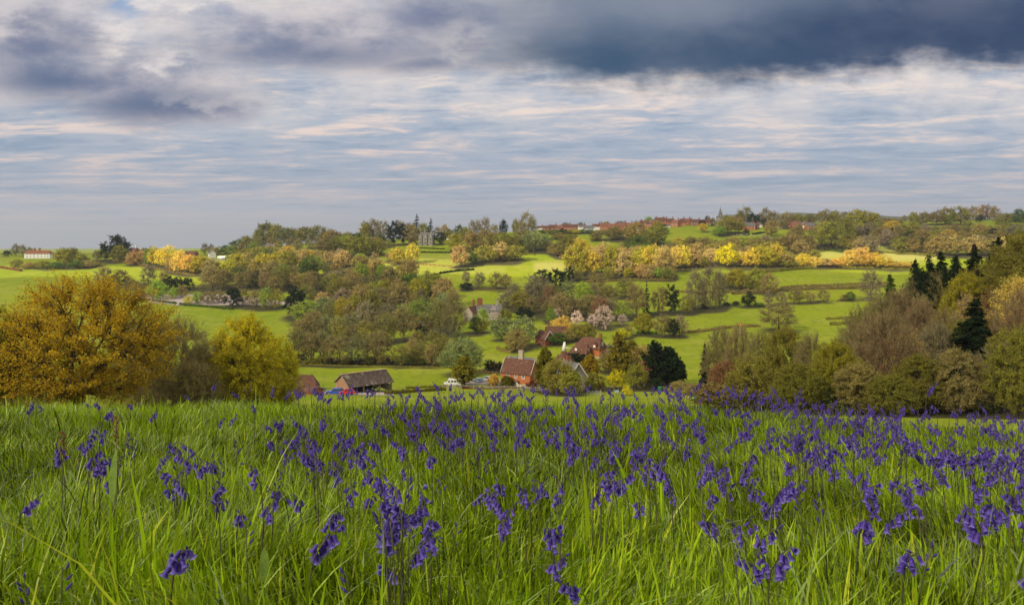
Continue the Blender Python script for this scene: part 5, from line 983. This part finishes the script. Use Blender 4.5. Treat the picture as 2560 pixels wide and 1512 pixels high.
def tarp(px, Y, w, col, label):
    rs = np.random.RandomState(int(px)); p0 = at(px, Y); b = MB(); n = 9; vs = []
    for i in range(n):
        for j in range(n):
            u, v = i/(n-1)*2-1, j/(n-1)*2-1; e = max(0, 1-u*u)*max(0, 1-v*v); x = u*w/2*(1+.1*rs.normal()); y = v*w*.3
            vs.append((x, y, GZ(p0.x+x, p0.y+y)-p0.z+.02+e*rs.uniform(.25, .6)))
    b.add(vs, [(i*n+j, (i+1)*n+j, (i+1)*n+j+1, i*n+j+1) for i in range(n-1) for j in range(n-1)], col)
    bo = [(x, y, z-.12) for x, y, z in vs]; b.add(bo, [(i*n+j, i*n+j+1, (i+1)*n+j+1, (i+1)*n+j) for i in range(n-1) for j in range(n-1)], col)
    tag(b.build('crumpled_tarpaulin', smooth=True, loc=p0), label, 'tarpaulin')
tarp(1740, 180, 1.9, 'turquoise cloth', 'crumpled turquoise tarpaulin on the grass by the right wood')
tarp(1722, 180, .9, 'white', 'small white sheet left of the turquoise tarpaulin')
fl = empty('flag', at(1850, 370)); tag(fl, 'orange flag on a thin pole in the right hand field', 'flag')
fz = (1014-800)
b = MB(); b.cyl((0, 0, 0), .05, 8.0, 'z', 6, 'white'); b.build('pole', fl)
b = MB(); vs = [(0.05+i*.22, .08*math.sin(i*1.3)*(i/5)+s, 6.4+1.5*j-.12*i) for s in (0, .02) for i in range(6) for j in range(2)]
b.add(vs, [(i*2, i*2+2, i*2+3, i*2+1) for i in range(5)]+[(12+i*2, 12+i*2+1, 12+i*2+3, 12+i*2+2) for i in range(5)], 'orange cloth'); b.build('cloth', fl)
def telegraph(px, Y, h, label):
    r = empty('utility_pole', at(px, Y)); tag(r, label, 'pole'); MB().cyl((0, 0, -.5), .13, h+.5, 'z', 8, 'wood', .09).build('pole', r); MB().box(-.7, .7, -.06, .06, h-.7, h-.55, 'wood').build('crossarm', r)
telegraph(1269, 250, 8.5, 'wooden utility pole left of the brick cottage chimney'); telegraph(1372, 285, 6.0, 'short utility pole by the lane right of the sage trees')
b = MB(); b.tube([(0, 0, 0), (1.2, .2, .5), (3.5, .3, .7), (5.2, .2, .45)], [.35, .4, .3, .12], 8, 'palebark'); b.tube([(1.2, .2, .5), (.4, 0, 1.5)], [.2, .05], 6, 'palebark'); b.tube([(3.2, .3, .7), (3.8, .2, 1.6)], [.14, .03], 5, 'palebark')
tag(b.build('fallen_log', loc=at(2160, 498)), 'pale fallen trunk under the bare tree by the right wood', 'log')

# sheep and cattle
def beast(name, pos, rz, col, s, label, group, cat):
    b = MB(); b.ball((0, 0, .62), .55, .26, .28, col, 10, 7); b.ball((.1, 0, .66), .36, .27, .27, col, 8, 6); b.ball((-.68, 0, .80), .17, .11, .13, col, 8, 6); b.tube([(-.42, 0, .68), (-.64, 0, .8)], [.18, .1], 6, col)
    b.ball((-.83, 0, .74), .09, .07, .07, col, 8, 5)
    for x, y in ((-.34, -.13), (-.34, .13), (.36, -.13), (.36, .13)): b.tube([(x, y, .5), (x+.02, y, .25), (x, y, 0)], [.09, .05, .045], 5, col)
    b.ball((-.62, -.13, .88), .05, .07, .03, col, 6, 4); b.ball((-.62, .13, .88), .05, .07, .03, col, 6, 4); b.tube([(.52, 0, .7), (.6, 0, .45)], [.04, .02], 5, col)
    o = b.build(name, smooth=True, loc=pos, rz=rz); o.scale = (s, s, s); return tag(o, label, cat, group)
_r = random.Random(8)
for i in range(14): beast('sheep', atp(1835+i*6.6+_r.uniform(-2, 2), 590+_r.uniform(-2.5, 3), 700), _r.uniform(0, 6), 'wool', 1.3, 'white sheep grazing in the field below the church', 'sheep grazing below the church', 'sheep')
for i, x in enumerate((2197, 2206)): beast('sheep', atp(x, 620+i, 650), _r.uniform(0, 6), 'wool', 1.6, ['left', 'right'][i]+' of two pale sheep under the hillside oaks', 'sheep', 'sheep')
for i, x in enumerate((1812, 1823)): beast('cow', atp(x, 765, 400), _r.uniform(0, 6), 'black hide', 1.7, ['larger black cow', 'smaller black cow'][i]+' standing right of the tall bare trees', 'cattle in the field', 'cow')

# ------------------------------------------------------------------ car park, lane
def sheet(name, rows, mat, dz=.06, kind='structure'):
    """rows of (px_left, px_right, depth)"""
    n = 14; co = []; 
    R_ = []
    for (a0, b0, y0), (a1, b1, y1) in zip(rows, rows[1:]):
        for k in range(6): u = k/6; R_.append((a0+(a1-a0)*u, b0+(b1-b0)*u, y0+(y1-y0)*u))
    R_.append(rows[-1])
    for a_, b_, y in R_:
        for j in range(n): x = (a_+(b_-a_)*j/(n-1)-CX)/F*y; co.append((x, y, GZ(x, y)+dz))
    qd = [(i*n+j, i*n+j+1, (i+1)*n+j+1, (i+1)*n+j) for i in range(len(R_)-1) for j in range(n-1)]
    tag(link(name, mesh_np(name, co, qd, [mat], smooth=True)), kind=kind)
Yc = depth_at(500, 766)
sheet('car_park', [(450, 760, Yc+2), (380, 720, Yc+14), (340, 640, Yc+30), (360, 560, Yc+44)], 'gravel', .25)
sheet('lane', [(1352, 1368, 262), (1345, 1362, 285), (1346, 1360, 300), (1362, 1372, 318), (1374, 1380, 330)], 'gravel', .14)
sheet('farm_yard', [(800, 985, 188), (790, 985, 196), (800, 985, 201)], 'gravel', .08)
sheet('cottage_drive', [(1150, 1300, 238), (1160, 1275, 244), (1170, 1262, 250)], 'gravel', .08)
# ------------------------------------------------------------------ meadow grass
M['grass'] = leaf_mat('grass_blades', use_obj=False, col=(.132, .215, .004), trans=.34, lo=.15, hi=2.5, warm=(.30, .31, .02), gloss=.14)
HAZE = 0.00014
M['cop'] = surf_mat('sorrel_seed', (.14, .04, .02), (.25, .09, .04), 20, .8, 0)
M['stem'] = surf_mat('flower_stem', (.05, .06, .02), (.09, .075, .045), 30, .6, 0)
M['dock'] = surf_mat('dock_leaf', (.10, .165, .02), (.15, .23, .03), 20, .6, .2)
def blades(rs, X, Y, h, w, bend, seg=4):
    n = len(X); Z = gz(X, Y)-.01; az = 3.0*np.sin(X*1.9+1.2*np.sin(Y*1.7))+2.0*np.cos(Y*2.3-X)+rs.normal(0, 1.1, n); dr = np.stack([np.cos(az), np.sin(az), np.zeros(n)], 1)
    wa = az+math.pi/2+rs.normal(0, .9, n); wd = np.stack([np.cos(wa), np.sin(wa), np.zeros(n)], 1)
    t = np.linspace(0, 1, seg+1); base = np.stack([X, Y, Z], 1)
    co = np.zeros((n, seg+1, 2, 3))
    for k, tt in enumerate(t):
        c = base+dr*(h*bend*tt**1.8)[:, None]+np.array([0, 0, 1.])*(h*(tt-.42*np.minimum(bend, 1.3)**1.5*tt**2.2))[:, None]
        ww = w*(1-tt)**.55*(.65+.35*min(1, tt*4)) if tt < 1 else w*.04
        co[:, k, 0] = c-wd*(ww*.5 if np.ndim(ww) == 0 else (ww*.5)[:, None]); co[:, k, 1] = c+wd*(ww*.5 if np.ndim(ww) == 0 else (ww*.5)[:, None])
    o = (np.arange(n)*(seg+1)*2)[:, None]; k = np.arange(seg)[None]*2
    q = np.stack([o+k, o+k+1, o+k+3, o+k+2], -1).reshape(-1, 4); return co.reshape(-1, 3), q, seg
def field(X, Y): return np.sin(X*2.3+1.7*np.sin(Y*1.1))*np.cos(Y*1.9+X*.7)
rs = np.random.RandomState(4); CO = []; Q = []; Vv = []; Hh = []; off = 0
def add_band(n, y0, y1, hm, wm, spread=.92, bendm=.55, seg=4):
    global off
    Y = np.sqrt(rs.uniform(y0**2, y1**2, n)); X = rs.uniform(-1, 1, n)*(Y*spread*.90+.7)
    f = field(X, Y); patch = np.sin(X*.9+2)*np.sin(Y*.8+X*.5)
    h = hm*rs.lognormal(0, .28, n)*(1+.18*f+.16*patch+.18*np.sin(X*6.3+Y*2.1)*np.sin(Y*5.7-X*1.9)); w = wm*rs.lognormal(0, .35, n)
    bend = np.abs(rs.normal(0, 1, n))*bendm+.05
    c, q, s = blades(rs, X, Y, h, w, bend, seg); CO.append(c); Q.append(q+off); off += len(c)
    cl = np.sin(X*5.1+2.0*np.sin(Y*3.3))*np.sin(Y*4.3+1.3*np.sin(X*2.9)); v = np.clip(rs.beta(1.6, 2.0, n)+.17*patch+.16*cl, 0, 1); hh = np.where(rs.uniform(0, 1, n) < .10, rs.uniform(.3, 1, n), rs.uniform(0, .25, n))
    Vv.append(np.repeat(v, s)); Hh.append(np.repeat(hh, s))
add_band(34000, 1.05, 2.4, .115, .0078, bendm=.5)
add_band(60000, 2.2, 4.2, .11, .0072, seg=3)
add_band(80000, 4.0, 7.0, .12, .0080, seg=3)
add_band(95000, 6.8, 11.0, .115, .0090, seg=3)
add_band(26000, 10.8, 17.0, .10, .014, seg=3)
add_band(7000, 1.1, 4.0, .15, .010, bendm=.55)      # broad bluebell leaves
add_band(700, 1.1, 2.0, .22, .0080, bendm=.35)
tag(link('grass', mesh_np('grass', np.concatenate(CO), np.concatenate(Q), ['grass'], vattr=np.concatenate(Vv), hattr=np.concatenate(Hh), smooth=True)), kind='stuff')

# ------------------------------------------------------------------ bluebells
def petal_mat(name, c1, c2):
    m, q, o = new_mat(name); tcn = q.node('ShaderNodeTexCoord'); s3 = q.node('ShaderNodeSeparateXYZ'); q.l.new(tcn.outputs['Object'], s3.inputs[0])
    n = q.noise(tcn.outputs['Object'], 220, 3, .5); c = q.mix(q.ss(n, .3, .7), c1, c2)
    oi = q.node('ShaderNodeObjectInfo'); c = q.mix(q.m('MULTIPLY', oi.outputs['Random'], .25), c, (.24, .16, .60)); c = q.mix(q.m('MULTIPLY', q.ss(q.noise(tcn.outputs['Object'], 55, 2, .5), .42, .62), .6), c, (.035, .016, .20)); c = q.mix(q.m('MULTIPLY', q.m('MULTIPLY', q.m('SUBTRACT', 1.0, q.ss(s3.outputs[2], -.0185, -.013)), q.ss(s3.outputs[2], -.06, -.03)), .5), c, (.34, .28, .80))
    d = q.node('ShaderNodeBsdfPrincipled'); q.l.new(c, d.inputs['Base Color']); d.inputs['Roughness'].default_value = .5; d.inputs['Specular IOR Level'].default_value = .3
    tr = q.node('ShaderNodeBsdfTranslucent'); q.l.new(c, tr.inputs[0]); mx = q.node('ShaderNodeMixShader'); mx.inputs[0].default_value = .35
    q.l.new(d.outputs[0], mx.inputs[1]); q.l.new(tr.outputs[0], mx.inputs[2]); q.l.new(mx.outputs[0], o.inputs[0]); M[name] = m
petal_mat('petal', (.040, .018, .22), (.17, .100, .58)); petal_mat('bud', (.045, .022, .15), (.10, .055, .34))
def bell_geo(b, mt, L=.019, m='petal', flare=1.0):
    n = 12; prof = [(0, .0012), (.08, .0030), (.3, .0042), (.62, .0041), (.82, .0050)]
    vs = []; fs = []
    for (tz, r) in prof:
        for k in range(n): a = 2*math.pi*k/n; vs.append((r*math.cos(a), r*math.sin(a), -tz*L))
    # six recurved tips
    for k in range(n):
        a = 2*math.pi*k/n; tip = (k % 2 == 0); r = .0098*flare if tip else .0058; z = -.90*L if tip else -.88*L
        vs.append((r*math.cos(a), r*math.sin(a), z))
    for i in range(len(prof)):
        for k in range(n): fs.append((i*n+k, i*n+(k+1) % n, (i+1)*n+(k+1) % n, (i+1)*n+k))
    fs.append(tuple(range(n)))
    b.add([mt @ Vector(v) for v in vs], fs, m)
def bud_geo(b, mt, L=.016, m='bud', r=.0026):
    n = 7; vs = []; fs = []
    for tz, rr in ((0, .4), (.25, .9), (.55, 1.0), (.85, .65), (1, .1)):
        for k in range(n): a = 2*math.pi*k/n; vs.append((rr*r*math.cos(a), rr*r*math.sin(a), -tz*L))
    for i in range(4):
        for k in range(n): fs.append((i*n+k, i*n+(k+1) % n, (i+1)*n+(k+1) % n, (i+1)*n+k))
    b.add([mt @ Vector(v) for v in vs], fs, m)
def mk(b, name, smooth=True):
    me = bpy.data.meshes.new(name); me.from_pydata(b.v, [], b.f)
    for m in b.mats: me.materials.append(M[m])
    me.polygons.foreach_set('material_index', b.mi)
    if smooth: me.polygons.foreach_set('use_smooth', [True]*len(b.f))
    me.update(); return me
bm_ = []
for L_, fl_ in ((.0195, 1.0), (.018, 1.15), (.021, .85)):
    b = MB(); bell_geo(b, Matrix.Identity(4), L_, flare=fl_); bm_.append(mk(b, 'bell'))
b = MB(); bud_geo(b, Matrix.Identity(4)); bud_m = mk(b, 'bud')
def plan(seed, nb, h, lean, style):
    """stem curve and flower transforms of one plant"""
    r = random.Random(seed); az = r.uniform(0, 6.28); pts = []
    for i in range(9):
        t = i/8; nod = max(0, t-.72)/.28; x = lean*h*t**2+nod**1.5*.028*(1.3 if style != 'bud' else .2); z = h*t-(nod**2)*.022*(1 if style != 'bud' else 0)
        pts.append(Vector((math.cos(az)*x, math.sin(az)*x, z)))
    fl = []
    for i in range(nb):
        t = .76+.23*(i+.5)/nb if style != 'bud' else .80+.2*(i+.5)/nb; k = min(int(t*8), 7); u = t*8-k; p = pts[k].lerp(pts[k+1], u)
        a = az+r.uniform(-1.5, 1.5)+(math.pi if r.random() < .18 else 0); tilt = r.uniform(.15, .75) if style != 'bud' else r.uniform(2.2, 2.8)
        if i == nb-1 and style == 'mix': tilt = r.uniform(1.6, 2.4)
        out = Vector((math.cos(a), math.sin(a), 0)); pc = p+out*.008+Vector((0, 0, .002 if style != 'bud' else .004))
        mt = Matrix.Translation(pc) @ Matrix.Rotation(a, 4, 'Z') @ Matrix.Rotation(-tilt, 4, 'Y') @ Matrix.Rotation(r.uniform(0, 1), 4, 'Z')
        kind = 'bud' if (style == 'bud' or (i >= nb-2 and r.random() < .6)) else r.randrange(3); sc = r.uniform(.9, 1.15)*(1-.25*i/nb)
        fl.append((kind, mt, sc, p, pc))
    return pts, fl
def stem_mesh(pts, fl, name='stem'):
    b = MB(); b.tube(pts, [.0026-.0013*i/8 for i in range(9)], 5, 'stem')
    for kind, mt, sc, p, pc in fl: b.tube([p, (p+pc)/2+Vector((0, 0, .002)), pc], [.0007]*3, 3, 'stem', cap=False)
    return mk(b, name)
def head_mesh(pts, fl, name):
    b = MB()
    for kind, mt, sc, p, pc in fl:
        m2 = mt @ Matrix.Scale(sc*1.22, 4)
        if kind == 'bud': bud_geo(b, m2)
        else: bell_geo(b, m2, .0195)
    return mk(b, name)
PL = []
for s in range(16):
    st_ = 'mix' if s % 4 != 3 else 'bud'; rr = random.Random(s+50)
    pl = plan(s, rr.randint(7, 12) if st_ == 'mix' else rr.randint(3, 5), rr.uniform(.27, .36), rr.uniform(.0, .2), st_)
    PL.append((pl, stem_mesh(*pl), head_mesh(*pl, 'flower_head'), st_))
BB = []      # x, y, yaw, scale, plan
rb = random.Random(21)
def addb(px, Y, sc=1.0, p=None, yaw=None, lift=0): BB.append([(px-CX)/F*Y, Y, rb.uniform(0, 6.28) if yaw is None else yaw, sc, rb.randrange(16) if p is None else p])
# the ones that stand out in the photograph: (px, py of the head top, depth)
def hero(px, pytop, Y, p, yaw=0):
    if Y < 2.2 or True:
        hh = .29 if px not in (2312, 2345) else .40; ys = np.linspace(1.2, 9, 300); xs = (px-CX)/F*ys; pr = EY-F*(gz(xs, ys)+hh)/ys; Y = float(ys[int(np.argmin(np.abs(pr-pytop)))])
    x = (px-CX)/F*Y; z = (EY-pytop)/F*Y-GZ(x, Y); h0 = PL[p][0][0][8].z; BB.append([x, Y, yaw, max(.6, z/h0), p])
for a in ((2312, 958, 2.3, 0, 1), (2345, 1010, 2.6, 4, 2), (1020, 1310, .82, 3, 0), (905, 1405, .80, 7, 2), (1350, 1213, 1.25, 1, 1), (1385, 1285, 1.20, 2, 5), (1062, 1255, 1.25, 5, 0), (975, 1300, 1.3, 6, 3), (1805, 1155, 1.5, 8, 1),
          (1870, 1200, 1.35, 9, 2), (2010, 1235, 1.2, 11, 0), (1800, 1270, 1.2, 12, 1), (1925, 1365, 1.05, 13, 2), (1780, 1215, 1.5, 10, 1), (2250, 1340, 1.0, 14, 4), (2285, 1360, 1.02, 15, 0), (1480, 1222, 1.5, 0, 2), (1600, 1235, 1.4, 4, 3), (1690, 1210, 1.6, 5, 0),
          (760, 1340, 1.05, 6, 2), (620, 1320, 1.3, 7, 0), (815, 1255, 1.4, 8, 4), (85, 1435, .95, 3, 2), (150, 1430, .98, 7, 0), (450, 1160, 2.0, 9, 1), (540, 1195, 1.9, 10, 2), (230, 1140, 2.2, 12, 3), (375, 1035, 3.6, 13, 0), (300, 1140, 2.2, 2, 5), (1105, 1310, 1.15, 1, 3), (2480, 1075, 2.2, 5, 2), (2230, 1030, 3.0, 6, 1), (2545, 1380, 1.0, 9, 3), (2050, 1100, 2.3, 1, 4), (2365, 1175, 1.7, 8, 0), (1500, 990, 4.6, 10, 2), (965, 1010, 4.2, 2, 1)):
    hero(*a)
def wgt(px, Y):
    if Y > 3.6:
        base = min(max((px-480)/520, 0), 1); cl = .55+.45*math.sin(px*.009+Y*1.3)*math.sin(px*.021+1)
        return base*(.35+.65*cl)*(1.0 if px < 2200 else .75)+(.03 if px < 480 else 0)
    r = .12+.75*min(max((px-1500)/700, 0), 1)+.55*math.exp(-((px-1250)/380)**2)+(.34 if 180 < px < 760 and Y > 1.5 else 0)+(.25 if 650 < px < 1300 else 0)
    return r*(.45+.55*math.sin(px*.013+Y*3)**2)
def scatter(n, y0, y1, jit=.12):
    k = 0
    while k < n:
        Y = math.sqrt(rb.uniform(y0*y0, y1*y1)); px = rb.uniform(-60, 2620)
        if rb.random() < wgt(px, Y):
            for _ in range(rb.choice((1, 1, 2, 3))):
                addb(px+rb.gauss(0, jit*F/Y*.6), Y+rb.gauss(0, jit), rb.uniform(.82, 1.15)*(1.08 if Y < 4.2 else 1)); k += 1
scatter(105, 1.7, 2.8, .10); scatter(230, 2.6, 4.2, .14); scatter(360, 4.0, 6.4, .12); scatter(350, 6.2, 8.8, .16)
BB = [b for b in BB if abs((b[0])*F/b[1]) < 1350 and b[1] > .7]
BB.sort(key=lambda b: b[1])
near = BB[:300]; rest = BB[300:]
LM = [(560, 'the left oaks'), (900, 'the open barn'), (1250, 'the white van'), (1500, 'the brick cottage'), (1800, 'the dark evergreens'), (2150, 'the wood edge'), (9999, 'the right wood')]
rows = [(1.8, 'at the bottom edge'), (2.3, 'in the nearest grass'), (2.9, 'in the near meadow'), (3.6, 'in the middle meadow'), (4.4, 'beyond mid meadow'), (99, 'towards the crest')]
cells = {}
for b in near:
    px = CX+F*b[0]/b[1]; lm = next(n for x, n in LM if px < x); rw = next(n for y, n in rows if b[1] < y); st_ = PL[b[4]][3]
    b += [px, lm, rw]; cells.setdefault((lm, rw, st_), []).append(b)
for (lm, rw, st_), lst in cells.items():
    lst.sort(key=lambda b: b[5]); nm = 'nodding violet bluebell' if st_ == 'mix' else 'dark budding bluebell'
    for i, b in enumerate(lst): b.append(f"{nm} {rw} below {lm}" + (f", {ordinal(i)} from the left" if len(lst) > 1 else ''))
for i, (x, y, yaw, sc, p, px, lm, rw, lab) in enumerate(near):
    (pts, fl), sm, hm, st_ = PL[p]; r = empty('bluebell', (x, y, GZ(x, y)-.005), yaw, (sc, sc, sc)); tag(r, lab, 'bluebell', 'bluebells standing in the meadow')
    link('stem', sm, r)
    if y < 3.6:
        for kind, mt, s2, _, _ in fl:
            o = link('bud' if kind == 'bud' else 'bell', bud_m if kind == 'bud' else bm_[kind], r); o.matrix_local = mt @ Matrix.Scale(s2*1.18, 4)
    else: link('flower_head', hm, r)
# the rest of the drift, too many to count
def arr(me):
    co = np.zeros(len(me.vertices)*3, np.float32); me.vertices.foreach_get('co', co); co = co.reshape(-1, 3)
    return co, [tuple(p.vertices) for p in me.polygons], [p.material_index for p in me.polygons]
geo = []
for (pl, sm, hm, st_) in PL:
    c1, f1, i1 = arr(sm); c2, f2, i2 = arr(hm); names1 = [m.name for m in sm.materials]; names2 = [m.name for m in hm.materials]
    allm = ['flower_stem', 'petal', 'bud']; geo.append((np.concatenate([c1, c2]), f1+[tuple(v+len(c1) for v in f) for f in f2], [allm.index(names1[i]) for i in i1]+[allm.index(names2[i]) for i in i2]))
if rest:
    vs = []; fs = []; mi = []; o = 0
    for x, y, yaw, sc, p in rest:
        c, f, m_ = geo[p]; ca, sa = math.cos(yaw), math.sin(yaw); R = np.array([[ca, -sa, 0], [sa, ca, 0], [0, 0, 1]])*sc
        vs.append(c@R.T+np.array([x, y, GZ(x, y)])); fs += [tuple(i+o for i in t_) for t_ in f]; mi += m_; o += len(c)
    me = bpy.data.meshes.new('bluebell_drift'); me.from_pydata(np.concatenate(vs).tolist(), [], fs); me.polygons.foreach_set('material_index', mi); me.polygons.foreach_set('use_smooth', [True]*len(fs))
    for k in ('stem', 'petal', 'bud'): me.materials.append(M[k])
    me.update(); tag(link('bluebell_drift', me), kind='stuff')
print('bluebells', len(near), len(rest))
# a few dock leaves and seed heads
def dock(px, Y, h, w, label):
    b = MB(); n = 7; vs = []
    for s in (0, -.0012):
        for i in range(n):
            t_ = i/(n-1); ww = w*math.sin(math.pi*min(t_*.92+.05, 1))**.8
            for j in (-1, 0, 1): vs.append((j*ww/2, .05*t_**2*h-abs(j)*.1*ww+s, h*.45+h*.55*t_))
    f = []
    for s in (0, 1):
        for i in range(n-1):
            for j in (0, 1):
                a_ = s*n*3+i*3+j; q_ = (a_, a_+1, a_+4, a_+3); f.append(q_ if s else q_[::-1])
    b.add(vs, f, 'dock'); r = empty('dock_plant', at(px, Y), rb.uniform(-.5, .5)); tag(r, label, 'plant'); b.build('leaf', r, smooth=True)
    MB().tube([(0, 0, -.02), (0, 0, h*.5)], [.003, .002], 5, 'stem').build('stalk', r)
dock(282, 2.6, .36, .035, 'upright dock leaf standing tall left of the lone left bluebell'); dock(660, 2.0, .20, .03, 'broad dock leaf low in the near grass below the left oaks'); dock(1400, 4.4, .30, .04, 'green dock leaf in the meadow below the brick cottage')
for i, (px, Y, h) in enumerate(((285, 2.7, .46), (152, 2.6, .40), (1425, 4.2, .44))):
    r = empty('sorrel_stalk', at(px, Y)); tag(r, ['brown sorrel stalk above the upright dock leaf', 'brown sorrel stalk near the left edge of the meadow', 'brown sorrel stalk below the brick cottage'][i], 'plant')
    MB().tube([(0, 0, -.02), (.01, 0, h)], [.002, .0012], 5, 'stem').build('stalk', r); b = MB()
    for k in range(16): a_ = k*2.4; b.ball((.008*math.cos(a_)+.008, .008*math.sin(a_), h*.8+k*h*.014), .004, .004, .004, 'cop', 5, 4)
    b.build('seed_head', r)

# ------------------------------------------------------------------ haze
m, q, o = new_mat('haze_air'); pv = q.node('ShaderNodeVolumePrincipled'); pv.inputs['Color'].default_value = (.80, .86, .95, 1); pv.inputs['Density'].default_value = HAZE; pv.inputs['Anisotropy'].default_value = .3
q.l.new(pv.outputs[0], o.inputs['Volume']); M['haze'] = m
b = MB(); b.box(-9000, 9000, -40, 7900, -330, 135, 'haze'); tag(b.build('haze'), kind='stuff')
